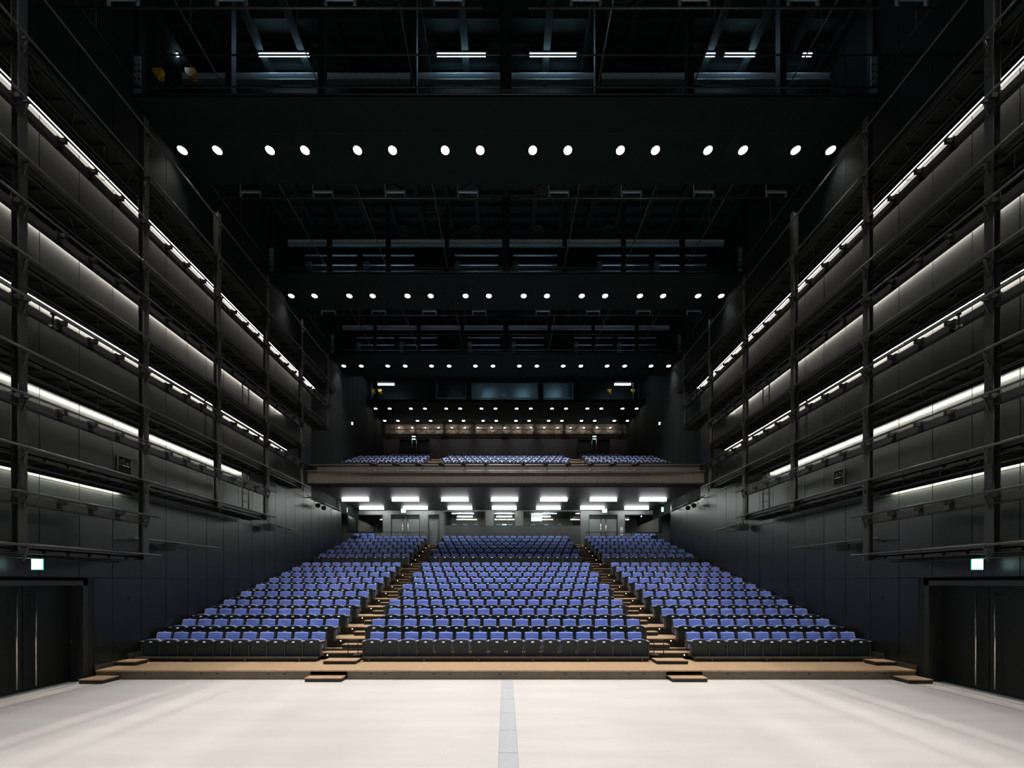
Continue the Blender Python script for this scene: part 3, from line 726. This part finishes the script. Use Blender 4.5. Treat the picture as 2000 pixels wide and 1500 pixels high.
# ------------------------------------------------------------------ exit signs
def exit_sign(px, py, Y, w_, h_, lab, side=0):
    X = PX(px, Y); t = thing('exit_sign', lab, 'exit sign', (X, Y, PZ(py, Y)), 'lit exit signs')
    g = MB(); g.box(-w_ / 2 - 0.012, w_ / 2 + 0.012, 0.0, 0.012, -h_ / 2 - 0.012, h_ / 2 + 0.012, 'exitglow'); g.box(-w_ / 2, w_ / 2, 0.012, 0.06, -h_ / 2, h_ / 2, 'black'); g.obj('sign_box', t)
    g = MB(); g.box(-w_ / 2, w_ / 2, -0.006, 0.0, -h_ / 2, h_ / 2, 'exit'); g.obj('sign_face', t)
    g = MB(); g.box(-w_ * 0.6, w_ * 0.6, 0.0, 0.1, h_ / 2 + 0.02, h_ / 2 + 0.035, 'black'); g.cyl((0, 0.05, h_ / 2), (0, 0.05, h_ / 2 + 0.12), 0.012, 'black', 6); g.obj('mount', t)
    return t
for s, px in ((-1, 72.5), (1, 1909)):
    y = 8.62; t = exit_sign(px, 1102.0, y, 0.235, 0.22, 'square lit exit sign above the %s stage door' % SN[s])
    g = MB(); g.box(s * 0.1, s * (W - abs(PX(px, y)) + 0.02), 0.03, 0.07, 0.11, 0.15, 'black'); g.obj('wall_arm', t)
exit_sign(788, 997, 28.3, 0.32, 0.28, 'lit exit sign above the left rear double door')
exit_sign(1181, 997, 28.3, 0.32, 0.28, 'lit exit sign above the right rear double door')
exit_sign(676.5, 996, 26.5, 0.12, 0.28, 'narrow lit exit sign by the left rear corner'); exit_sign(1294, 995, 26.5, 0.12, 0.28, 'narrow lit exit sign by the right rear corner')
exit_sign(808, 855, 34.2, 0.30, 0.30, 'lit exit sign over the left balcony doors'); exit_sign(1161, 854.5, 34.2, 0.30, 0.30, 'lit exit sign over the right balcony doors')

# ------------------------------------------------------------------ wall behind the balcony
S2 = YT / F
b = MB(); b.box(-W, W, YT, YT + 0.2, 8.0, ZS + 0.3, 'balcback'); b.box(-W + 0.2, W - 0.2, YT - 0.01, YT, PZ(847, YT), PZ(827, YT), 'concrete')  # paler band: lamp glow on this wall put into its colour
struct(b, 'wall_balcony_back')
for k, px in enumerate((752, 809, 868, 927, 984, 1043, 1101, 1160, 1216)):
    t = thing('wall_pier', 'narrow grey pier on the balcony back wall, %s' % fromleft(k, 9), 'pier', (PX(px, YT), YT - 0.14, PZ(848, YT)), 'piers on the balcony back wall')
    g = MB(); g.box(-0.10, 0.10, 0, 0.15, 0, PZ(826, YT) - PZ(848, YT), 'steel2'); g.obj('pier_body', t)
for s, px in ((-1, 745), (1, 1226)):
    t = thing('wall_pier', 'full-height grey pier at the %s end of the balcony back wall' % SN[s], 'pier', (PX(px, YT), YT - 0.3, 11.4)); g = MB(); g.box(-0.08, 0.08, 0, 0.3, 0, ZS - 11.4, 'steel2'); g.obj('pier_body', t)
t = thing('lighting_truss', 'long lattice lighting truss hung above the balcony back rows', 'truss', (0, 33.0, PZ(848, 33.0)), None)
g = MB(); hh = (848 - 838.5) * 33 / F
g.cyl((-10.2, 0, hh), (10.2, 0, hh), 0.03, 'pipe', 8); g.box(-10.4, 10.4, -0.05, 0.1, -0.12, -0.03, 'steel2'); g.box(-10.4, 10.4, 0.5, 0.6, -0.16, -0.05, 'steel'); g.obj('chord', t)
g = MB()
for i in range(16):
    x0 = -10.2 + i * 1.275; g.cyl((x0, 0.2, 0), (x0 + 1.275, 0.3, 0.95), 0.02, 'steel', 6); g.cyl((x0 + 1.275, 0.2, 0), (x0, 0.3, 0.95), 0.02, 'steel', 6)
g.obj('lattice', t)
for i in range(8):
    g = MB(); x = -9.4 + i * 2.69; g.cyl((x, 0.1, 0), (x, 0.1, ZS - PZ(848, 33.0)), 0.02, 'steel', 6); g.obj('hanger', t)
for k in range(17):
    x = PX(776 + k * 26.2, 33.6)
    t = thing('wall_light', 'small lamp glowing on the balcony back wall, %s' % fromleft(k, 17), 'wall lamp', (x, YT - 0.42, PZ(838.5, YT)), 'small lamps along the balcony back wall')
    g = MB(); g.cyl((0, 0.0, -0.08), (0, 0, 0.08), 0.04, 'black', 8); g.box(-0.015, 0.015, 0, 0.42, -0.055, -0.03, 'black'); g.obj('lamp_body', t)
    g = MB(); g.cyl((0, 0.05, 0.0), (0, 0.065, 0.0), 0.06, 'pool', 8); g.obj('lens', t)
for k, px in enumerate((757, 868, 985, 1102, 1213)):
    t = thing('ceiling_speaker', 'twin speaker box hung from the truss over the balcony, %s' % fromleft(k, 5), 'speaker', (PX(px, 32.8), 32.8, PZ(856, 32.8)), 'speaker boxes over the balcony')
    g = MB(); g.box(-0.28, 0.28, 0, 0.25, 0, 0.24, 'trough'); g.box(-0.24, -0.03, -0.01, 0, 0.03, 0.21, 'black'); g.box(0.03, 0.24, -0.01, 0, 0.03, 0.21, 'black'); g.obj('speaker_box', t)
    g = MB(); g.box(-0.04, 0.04, 0.1, 0.16, 0.24, 0.36, 'steel'); g.obj('bracket', t)
rdoor(6, 779, 839, 857, 884, True, 'tall glazed door pair behind the left balcony block', YT - 0.2, 'doorblack'); rdoor(7, 1129, 1192, 857, 884, True, 'tall glazed door pair behind the right balcony block', YT - 0.2, 'doorblack')
t = thing('guard_rail', 'thin rail behind the last balcony row', 'railing', (0, 33.4, 11.42))
g = MB(); g.cyl((-10.4, 0, 1.1), (10.4, 0, 1.1), 0.02, 'steel2', 6); g.obj('hand_rail', t)
for i in range(12): g = MB(); g.cyl((-10.4 + i * 1.89, 0, 0), (-10.4 + i * 1.89, 0, 1.1), 0.015, 'steel2', 6); g.obj('post', t)
for s in (-1, 1):
    t = thing('wall_light', 'small white lamp high on the %s wall above the balcony' % SN[s], 'wall lamp', (s * 10.6, 27.2, PZ(827, 27.2))); g = MB(); g.box(-0.05, 0.05, -0.04, 0.05, -0.09, 0.09, 'screen'); g.obj('lamp_face', t)

# ------------------------------------------------------------------ light bridges
BR = [(11.23, 13.69), (17.66, 19.98), (23.88, 26.40)]
bn = ['nearest', 'second', 'third']
for k, (f, r) in enumerate(BR):
    t = thing('light_bridge', '%s black light bridge crossing the hall under the ceiling' % bn[k], 'light bridge', (0, f, ZS), 'light bridges under the ceiling'); D = r - f
    g = MB(); g.box(-W, W, 0, D, 0, 0.1, 'soffit')
    for i in range(-7, 8): g.box(i * 1.42 - 0.004, i * 1.42 + 0.004, 0.02, D - 0.02, -0.002, 0, 'joint')
    g.box(-W, W, 0.9, 0.908, -0.002, 0, 'joint')
    g.obj('soffit', t)
    g = MB(); g.box(-W, W, D - 0.06, D, 0.1, ZC - ZS, 'black'); g.obj('back_panel', t)
    g = MB(); zz = 3.0
    g.box(-W, W, D - 0.75, D - 0.6, ZC - ZS - 0.78, ZC - ZS - 0.76, 'pale'); g.box(-W, W, D - 0.68, D - 0.66, ZC - ZS - 0.96, ZC - ZS - 0.76, 'pale'); g.box(-W, W, D - 0.75, D - 0.6, ZC - ZS - 0.98, ZC - ZS - 0.96, 'galv')
    g.obj('steel_beam', t)
    for i in range(9):
        x = (i - 4) * 2.67; q = 0.16 if i == 4 else 0.09
        g = MB(); g.box(x - q, x + q, -0.1 if i == 4 else 0.15, 0.1 if i == 4 else 0.35, 0.1, ZC - ZS, 'black'); g.obj('hanger_post', t)
    g = MB()
    for z in (0.08, 0.28, 1.2): g.cyl((-W, 0.0, z), (W, 0.0, z), 0.022, 'pipe', 6)
    g.cyl((-W, 0.5, 0.55), (W, 0.5, 0.55), 0.03, 'galv', 6)
    g.obj('hand_rail', t)
    if k:
        g = MB()
        for (a, c) in ((-9.4, -7.0), (-6.7, -4.3), (-2.4, -0.35), (0.35, 2.4), (4.3, 6.7), (7.0, 9.4)):
            for z in (0.45, 0.75, 1.05, 1.5): g.box(a, c, 0.8, 0.86, z, z + 0.05, 'galv')
            g.box(a, a + 0.25, 0.9, 0.95, 0.2, 1.3, 'galv')
        g.obj('shelf_rack', t)
    for s in (-1, 1):
        g = MB(); x = s * (W - 0.15)
        g.box(x - 0.1, x + 0.1, 0.02, 0.035, 0.1, 1.25, 'galv')
        for i in range(4):
            for xx in (-0.055, 0.055): g.cyl((x + xx, 0.02, 0.35 + i * 0.2), (x + xx, 0.01, 0.35 + i * 0.2), 0.028, 'black', 8)
        g.obj('end_plate', t)
# lit work lamps above the bridges
lamps = [(0, 332, 348), (0, 506, 603), (0, 854, 948), (0, 1035, 1125), (0, 1379, 1396), (0, 1416, 1474), (0, 1568, 1585)]
for i, (k, a, c) in enumerate(lamps):
    Y = 12.78; t = thing('work_lamp', 'cool lit work lamp above the nearest light bridge, %s' % fromleft(i, len(lamps)), 'work lamp', (PX((a + c) / 2, Y), Y, 19.6), 'work lamps above the nearest bridge')
    hw = (c - a) / 2 * Y / F
    g = MB(); g.box(-hw - 0.03, hw + 0.03, -0.05, 0.05, 0.03, 0.2, 'black'); g.obj('lamp_base', t)
    g = MB(); g.cyl((-hw, 0, 0), (hw, 0, 0), 0.035, 'tube_blue', 8); g.obj('tube', t)
for k, Y in ((1, 19.3), (2, 25.7)):
    for i, x in enumerate((-8.2, -5.5, -1.3, 1.3, 5.5, 8.2)):
        t = thing('work_lamp', 'cool work lamp standing on the floor of the %s light bridge, %s' % (bn[k], fromleft(i, 6)), 'work lamp', (x, BR[k][0] + 1.75, ZS + 0.1), 'work lamps above the far bridges')
        g = MB(); g.box(-0.9, 0.9, -0.05, 0.05, 0.0, 0.06, 'black'); g.obj('lamp_base', t); g = MB(); g.box(-0.85, 0.85, -0.03, 0.03, 0.06, 0.08, 'tube_dim'); g.obj('tube', t)

# control rooms high at the back
Y4 = 30.2
b = MB()
b.box(-W, W, Y4, Y4 + 0.12, ZS - 0.02, PZ(780, Y4), 'black'); b.box(-W, W, Y4, Y4 + 0.12, PZ(745.5, Y4), ZC, 'black')
for (a, c) in ((597, 704), (848, 852), (910, 921), (1051, 1061), (1120, 1123), (1266, 1380)): b.box(PX(a, Y4), PX(c, Y4), Y4, Y4 + 0.12, PZ(780, Y4), PZ(745.5, Y4), 'black')
b.box(-W, W, Y4, YT + 0.2, ZS, ZS + 0.12, 'soffit'); b.box(-W, W, 32.6, 32.7, ZS, ZC, 'frame')
for px in (850, 915.5, 1056, 1121.5): b.box(PX(px, Y4) - 0.06, PX(px, Y4) + 0.06, Y4 + 0.12, 32.6, ZS + 0.12, ZC, 'frame')
b.box(-W, W, 32.5, 32.6, ZS + 0.9, ZS + 1.05, 'galv'); b.box(PX(915.5, Y4), PX(1121, Y4), 32.42, 32.5, ZS + 0.12, 19.5, 'galv')
for px in (706, 716, 726, 1237, 1247, 1258): b.box(PX(px, Y4 + 0.3) - 0.03, PX(px, Y4 + 0.3) + 0.03, Y4 + 0.3, Y4 + 0.36, ZS, 18.2, 'galv')
struct(b, 'wall_upper_back')
for n, (a, c) in enumerate(((852, 910), (921, 1051), (1061, 1120))):
    o = thing('window_%d' % (6 + n), ['dark blue projection room window left of the widest one', 'widest blue lit projection room window high at the back', 'dark blue projection room window right of the widest one'][n], 'window', (PX((a + c) / 2, Y4), Y4, PZ(778, Y4)))
    del o['category']; o['kind'] = 'structure'; hw = (c - a) / 2 * Y4 / F; h = (778 - 746) * Y4 / F
    g = MB(); g.box(-hw, hw, -0.02, 0.1, 0, 0.04, 'galv'); g.box(-hw, hw, -0.02, 0.1, h - 0.04, h, 'frame'); g.box(-hw, -hw + 0.04, -0.02, 0.1, 0, h, 'galv'); g.box(hw - 0.04, hw, -0.02, 0.1, 0, h, 'galv'); g.obj('window_frame', o)
    g = MB(); g.box(-hw + 0.04, hw - 0.04, 0.03, 0.04, 0.04, h - 0.04, 'glass'); g.obj('window_pane', o)
    if n == 1:
        g = MB(); g.box(-1.72, -1.68, 0, 0.06, 0.03, h, 'galv'); g.obj('mullion', o)
for k, px in enumerate((754, 1216)):
    t = thing('work_lamp', 'bright cool tube lamp high at the back, %s end' % ['left', 'right'][k], 'work lamp', (PX(px, 30.6), 30.6, PZ(751, 30.6)))
    g = MB(); g.box(-0.65, 0.65, -0.06, 0.06, 0.04, 2.6, 'black') if False else g.box(-0.65, 0.65, -0.06, 0.06, 0.05, 0.12, 'white'); g.obj('lamp_base', t)
    g = MB(); g.cyl((-0.62, 0, 0), (0.62, 0, 0), 0.06, 'tube_far', 8); g.obj('tube', t)
    g = MB()
    for xx in (-0.5, 0.5): g.cyl((xx, 0, 0.12), (xx, 0, ZC - PZ(751, 30.6)), 0.01, 'black', 6)
    g.obj('hanger', t)
for k, x in enumerate((-4.2, -1.5, 1.5, 4.2)):
    t = thing('work_lamp', 'small cool lamp near the ceiling of the projection rooms', 'work lamp', (x, 30.7, 18.7), 'projection room ceiling lamps'); 
    g = MB(); g.box(-0.4, 0.4, -0.08, 0.08, 0.04, 0.1, 'white'); g.obj('lamp_base', t); g = MB(); g.box(-0.38, 0.38, -0.05, 0.05, 0.0, 0.04, 'tube_far'); g.obj('tube', t)
    g = MB(); g.cyl((0, 0, 0.1), (0, 0, 1.3), 0.01, 'black', 6); g.obj('hanger', t)
t = thing('spot_housing', 'two pale blue boxes mounted inside the widest projection room window', 'equipment box', (PX(992, 32.4), 32.35, ZS + 1.0))
for j, (x, z) in enumerate(((-0.3, 0.25), (0.0, 0.0))):
    g = MB(); g.box(x - 0.13, x + 0.13, -0.25, 0.15, z, z + 0.26, 'white'); g.obj('box', t)

# ------------------------------------------------------------------ downlights with their lamps
rows = [(-6.4, None), (0.0, None), (6.3, None), (12.6, 0), (19.0, 1), (25.15, 2), (31.3, 3), (33.65, 4)]
rn_ = ['nearest', 'second', 'third', 'fourth', 'fifth and farthest']
lights = {}
def beam(x, far, stage):
    q = (round(abs(x), 1), far, stage)
    if q not in lights:
        l = (li2 if far == 1 else li).copy(); u = q[0] / 10.4
        l.energy = BALC_W * (1.5 - 1.3 * u) if far == 1 else HOUSE_W * ((0.80 - 0.25 * u) if stage else (1.85 - 1.5 * u if u < 0.97 else 0.14) * (1.9 if far == 2 else 1.0)); lights[q] = l
    return lights[q]
li = bpy.data.lights.new('downlight_beam', 'SPOT'); li.energy = HOUSE_W; li.spot_size = math.radians(84); li.spot_blend = 1.0; li.shadow_soft_size = 0.09; li.color = (1.0, 0.962, 0.932)
li2 = bpy.data.lights.new('balcony_beam', 'SPOT'); li2.energy = BALC_W; li2.spot_size = math.radians(84); li2.spot_blend = 1.0; li2.shadow_soft_size = 0.09; li2.color = (1.0, 0.92, 0.88)
g = MB(); g.cyl((0, 0, 0.0), (0, 0, -0.012), 0.150, 'black', 20); g.cyl((0, 0, 0), (0, 0, 0.2), 0.12, 'black', 12); mring = g.mesh('trim_ring')
g = MB(); g.cyl((0, 0, -0.012), (0, 0, -0.018), 0.128, 'disc', 20); mdisc = g.mesh('lens')
for (Y, k) in rows:
    idx = 0
    for gi in range(8):
        for d in (-0.56, 0.56):
            x = (gi - 3.5) * 2.8 + d + 0.02
            if k is None:
                # rows over the stage, above and behind the camera
                t = thing('downlight', 'lit round downlight over the stage', 'downlight', (x, Y, ZS), 'downlights over the stage')
            else:
                t = thing('downlight', 'lit round downlight, %s in the %s row' % (fromleft(idx, 16), rn_[k]), 'downlight', (x, Y, ZS), 'round downlights in the %s row' % rn_[k])
            o = bpy.data.objects.new('trim_ring', mring); COL.objects.link(o); o.parent = t
            o = bpy.data.objects.new('lens', mdisc); COL.objects.link(o); o.parent = t
            o = bpy.data.objects.new('lamp', beam(x, 1 if (k or 0) >= 3 else (2 if k == 2 else 0), k is None)); COL.objects.link(o); o.parent = t; o.location = (0, 0, -0.03)
            idx += 1
b = MB()
for y in (-6.4, 0.0, 6.3): b.box(-W, W, y - 1.3, y + 1.0, ZS, ZS + 0.1, 'soffit')
struct(b, 'ceiling_stage')

# ------------------------------------------------------------------ battens, diffusers, hoists, ladders, wall gear
def batten(Y, z, x0, x1, lab):
    t = thing('lighting_batten', lab, 'batten', ((x0 + x1) / 2, Y, z), 'hung lighting battens'); hw = (x1 - x0) / 2
    g = MB(); g.cyl((-hw, 0, 0), (hw, 0, 0), 0.024, 'pipe', 8); g.obj('pipe', t)
    n = 4
    for i in range(n):
        x = -hw + 1.0 + i * (2 * hw - 2.2) / (n - 1)
        g = MB(); g.box(x, x + 0.75, -0.03, 0.03, 0.20, 0.26, 'galv'); g.box(x, x + 0.05, -0.03, 0.03, 0.02, 0.2, 'galv'); g.box(x + 0.70, x + 0.75, -0.03, 0.03, 0.02, 0.2, 'galv'); g.obj('cable_cradle', t)
        g = MB(); g.cyl((x, 0, 0.2), (x, 0, ZC - z - 0.05), 0.012, 'galv', 6); g.obj('hanger', t)
for (Y, z, nm) in ((9.5, 16.35, 'in front of the nearest bridge'), (14.25, 16.4, 'behind the nearest bridge'), (20.5, 16.4, 'behind the second bridge')):
    batten(Y, z, -10.6, -0.55, 'long steel batten hung %s, left half' % nm); batten(Y, z, 0.55, 10.6, 'long steel batten hung %s, right half' % nm)
# longitudinal suspended pipes seen running towards the back
for s in (-1, 1):
    for j, x in enumerate((2.6, 5.3, 8.0, 10.4)):
        t = thing('ceiling_pipe', '%s-side steel pipe running lengthwise under the ceiling, %s from the centre' % (SN[s], ORD[j + 1]), 'pipe', (s * x, 4.5, 16.55), 'lengthwise pipes under the ceiling')
        for (a, c) in ((0, 6.7), (9.2, 13.1), (15.5, 19.3)): g = MB(); g.cyl((0, a, 0), (0, c, 0), 0.02, 'pipe', 6); g.obj('pipe_run', t)
        for y in (1.5, 5.5, 11.0, 17.0): g = MB(); g.cyl((0, y, 0), (0, y, ZC - 16.55), 0.012, 'pipe', 5); g.obj('hanger', t)
dpos = [(17.3, (768, 922, 1060, 1208)), (19.2, (790, 929, 1049, 1187)), (26.0 - 0.9, (841, 942, 1029, 1130))]
dpos = dpos[:2] + [(22.7 + 0.6, (841, 942, 1029, 1130)), (28.8, (845, 936, 1034, 1116))]
for k, (Y, xs) in enumerate(dpos):
    zc = ZC - 0.38 if k < 3 else 18.0
    for j, px in enumerate(xs):
        t = thing('air_diffuser', 'dark round air diffuser in the ceiling, %s in the %s group' % (fromleft(j, 4), ['nearest', 'second', 'third', 'farthest'][k]), 'air diffuser', (PX(px, Y), Y, zc), 'round air diffusers in the ceiling')
        g = MB(); R = 0.31
        for i in range(24):
            a0 = 2 * math.pi * i / 24; a1 = 2 * math.pi * (i + 1) / 24; g.cyl((R * math.cos(a0), R * math.sin(a0), 0), (R * math.cos(a1), R * math.sin(a1), 0), 0.022, 'steel2', 5, cap=False)
        g.obj('rim', t); g = MB(); g.cyl((0, 0, 0.0), (0, 0, 0.035 if k < 3 else 0.2), 0.30, 'black', 20); g.cyl((0, 0, -0.01), (0, 0, 0.0), 0.16, 'steel', 16); g.obj('throat', t)
def hoist(px, py, Y, sc, lab):
    t = thing('chain_hoist', lab, 'chain hoist', (PX(px, Y), Y, PZ(py, Y)), 'yellow chain hoists')
    g = MB(); pts = [(-0.14, 0.10), (0.14, 0.10), (0.17, 0.03), (0.10, -0.10), (0.03, -0.14), (-0.04, -0.13), (-0.14, 0.0)]
    n = len(g.v); k = len(pts)
    g.v += [(x * sc, -0.05 * sc, z * sc) for x, z in pts] + [(x * sc, 0.05 * sc, z * sc) for x, z in pts]
    g.face(range(k - 1, -1, -1), 'yellow'); g.face([k + i for i in range(k)], 'yellow')
    for i in range(k): g.face((i, (i + 1) % k, k + (i + 1) % k, k + i), 'yellow')
    g.obj('hook_block', t)
    g = MB(); g.tube([(0.02 * sc, 0, -0.13 * sc), (0.03 * sc, 0, -0.2 * sc), (0.12 * sc, 0, -0.24 * sc), (0.16 * sc, 0, -0.2 * sc), (0.17 * sc, 0, -0.15 * sc)], 0.022 * sc, 'yellow', 8); g.obj('hook', t)
    g = MB(); g.cyl((0, 0, 0.1 * sc), (0, 0, max(0.12, ZC - PZ(py, Y) - 0.36)), 0.012, 'steel', 6); g.obj('chain', t)
hoist(309, 143, 11.8, 1.0, 'yellow hook block hanging in the upper left, left one'); hoist(373, 143, 12.95, 1.15, 'yellow hook block hanging in the upper left, right one')
for k, (px, nm) in enumerate(((728, 'left one of the left pair'), (742, 'right one of the left pair'), (1190, 'left one of the right pair'), (1236, 'right one of the right pair'))):
    hoist(px, 763, 30.9, 1.0, 'small yellow hook block high at the back, %s' % nm)
lad = [(1, 15.45, 5.14, 7.07), (3, 15.45, 8.94, 10.87), (2, 13.55, 7.07, 8.94)]
for s in (-1, 1):
    for k, (g_, Y, z0, z1) in enumerate(lad):
        t = thing('steel_ladder', 'dark steel ladder between the %s and %s galleries on the %s side' % (lv[g_], lv[g_ + 1], SN[s]), 'ladder', (s * 10.2, Y, z0), 'ladders between the galleries'); h = z1 - z0
        g = MB(); g.box(-0.02, 0.02, -0.2, -0.17, 0, h, 'black'); g.box(-0.02, 0.02, 0.17, 0.2, 0, h, 'black'); g.obj('side_rail', t)
        g = MB(); z = 0.25
        while z < h - 0.05: g.cyl((0, -0.18, z), (0, 0.18, z), 0.012, 'black', 6); z += 0.3
        g.obj('rungs', t)
def wall_pipe(s, Y0, Y1, z, X, lab):
    t = thing('wall_pipe', lab, 'pipe', (s * X, Y0, z)); L = Y1 - Y0
    g = MB(); g.cyl((0, 0, 0), (0, L, 0), 0.026, 'pipe', 8); g.obj('pipe', t)
    for q in (0.12, 0.5, 0.88): g = MB(); g.box(0, s * (W - X), q * L - 0.03, q * L + 0.03, -0.02, 0.02, 'steel'); g.obj('wall_bracket', t)
def speaker(s, Y, z, X, lab, w_=0.34):
    t = thing('wall_speaker', lab, 'speaker', (s * X, Y, z), 'small black wall speakers')
    g = MB(); g.box(-w_ / 2, w_ / 2, -0.12, 0.14, -0.26, -0.06, 'black'); g.obj('speaker_box', t)
    g = MB(); g.box(-0.03, 0.03, -0.03, 0.03, -0.06, 0.03, 'steel'); g.box(-0.15, 0.15, -0.05, -0.03, -0.07, -0.04, 'steel2'); g.obj('clamp', t)
for s in (-1, 1):
    wall_pipe(s, 11.0, 14.3, 3.75, 10.38, 'steel pipe on the lower %s wall carrying a speaker' % SN[s]); speaker(s, 12.05, 3.73, 10.38, 'black speaker on the lower pipe of the %s wall' % SN[s])
    wall_pipe(s, 17.3, 19.6, 5.1, 10.38, 'short steel pipe on the %s wall beyond the gallery end' % SN[s]); speaker(s, 17.25, 5.05, 10.38, 'black speaker at the near end of the short pipe on the %s wall' % SN[s])
    wall_pipe(s, 20.6, 25.0, 7.05, 10.38, 'steel pipe high on the %s rear wall with two spotlights' % SN[s])
    for j, Y in enumerate((21.6, 22.3)):
        t = thing('stage_spotlight', 'black spotlight on the %s rear wall pipe, %s one' % (SN[s], ['nearer', 'farther'][j]), 'spotlight', (s * 10.38, Y, 6.95), 'spotlights on the rear wall pipes')
        g = MB(); g.cyl((0, 0.12, -0.16), (-s * 0.16, -0.18, -0.26), 0.09, 'black', 12, 0.13); g.obj('lamp_body', t); g = MB(); g.box(-0.14, 0.14, -0.02, 0.02, -0.02, 0.0, 'steel'); g.box(-0.14, -0.12, -0.02, 0.02, -0.18, 0.0, 'steel'); g.box(0.12, 0.14, -0.02, 0.02, -0.18, 0, 'steel'); g.cyl((0, 0, 0), (0, 0, 0.1), 0.015, 'steel', 6); g.obj('yoke', t)
    Y = 11.0 if s < 0 else 12.6; z = 5.55 if s < 0 else 5.65
    t = thing('connector_panel', 'black framed connector panel with pale fittings on the %s wall' % SN[s], 'wall panel', (s * (W - 0.03), Y, z))
    g = MB(); g.box(0, s * 0.04, -0.18, 0.18, 0, 0.44, 'black'); g.box(-s * 0.012, 0, -0.2, 0.2, -0.02, 0.0, 'trough'); g.box(-s * 0.012, 0, -0.2, 0.2, 0.44, 0.46, 'trough'); g.box(-s * 0.012, 0, -0.2, -0.18, 0, 0.44, 'trough'); g.box(-s * 0.012, 0, 0.18, 0.2, 0, 0.44, 'trough'); g.obj('panel_box', t)
    g = MB(); g.box(-s * 0.03, 0, -0.1, 0.12, 0.19, 0.215, 'chrome'); 
    for (y, zz) in ((-0.1, 0.33), (-0.04, 0.36), (0.08, 0.33), (0.08, 0.28), (-0.14, 0.2), (0.0, 0.06)): g.cyl((0, y, zz), (-s * 0.03, y, zz), 0.015, 'pipe', 6)
    g.obj('fittings', t)
    t = thing('thermostat', 'tiny black control box on the lower %s wall near the front seats' % SN[s], 'control box', (s * (W - 0.03), 11.22, 2.02)); g = MB(); g.box(0, s * 0.03, -0.05, 0.05, 0, 0.1, 'steel'); g.obj('casing', t)
    # lamp clamp hanging at the nearest bay
    t = thing('hanging_clamp', 'steel pipe clamp with short arm hanging from the %s gallery rail' % SN[s], 'clamp', (s * 9.5, 8.27, 8.165))
    g = MB(); g.cyl((0, 0, 0.03), (0, 0, -0.28), 0.018, 'black', 6); g.cyl((0, 0, 0.0), (0, 0, -0.05), 0.04, 'black', 8); g.cyl((0, 0.0, -0.28), (-s * 0.02, -0.10, -0.33), 0.02, 'chrome', 8); g.cyl((0, 0, -0.27), (0, 0.06, -0.32), 0.03, 'pipe', 8); g.obj('clamp_arm', t)
# a few hanging cable loops near the ceiling
for k, (px, py, Y, w_) in enumerate(((750, 60, 11.0, 0.9), (1215, 60, 11.0, 0.9), (840, 455, 17.5, 0.7), (1110, 455, 17.5, 0.7))):
    t = thing('cable_loops', 'grey cable loops sagging under the ceiling, %s' % ['left of centre at the top', 'right of centre at the top', 'left of centre behind the nearest bridge', 'right of centre behind the nearest bridge'][k], 'cable', (PX(px, Y), Y, 19.5))
    g = MB(); rr = random.Random(k)
    for q in range(5):
        sg = 0.25 + 0.12 * q; pts = []
        for i in range(13):
            u = i / 12; pts.append(((u - 0.5) * w_ * 2 + rr.uniform(-.01, .01), q * 0.05, -sg * 4 * u * (1 - u)))
        g.tube(pts, 0.009, 'pipe', 5)
    g.obj('cable', t)
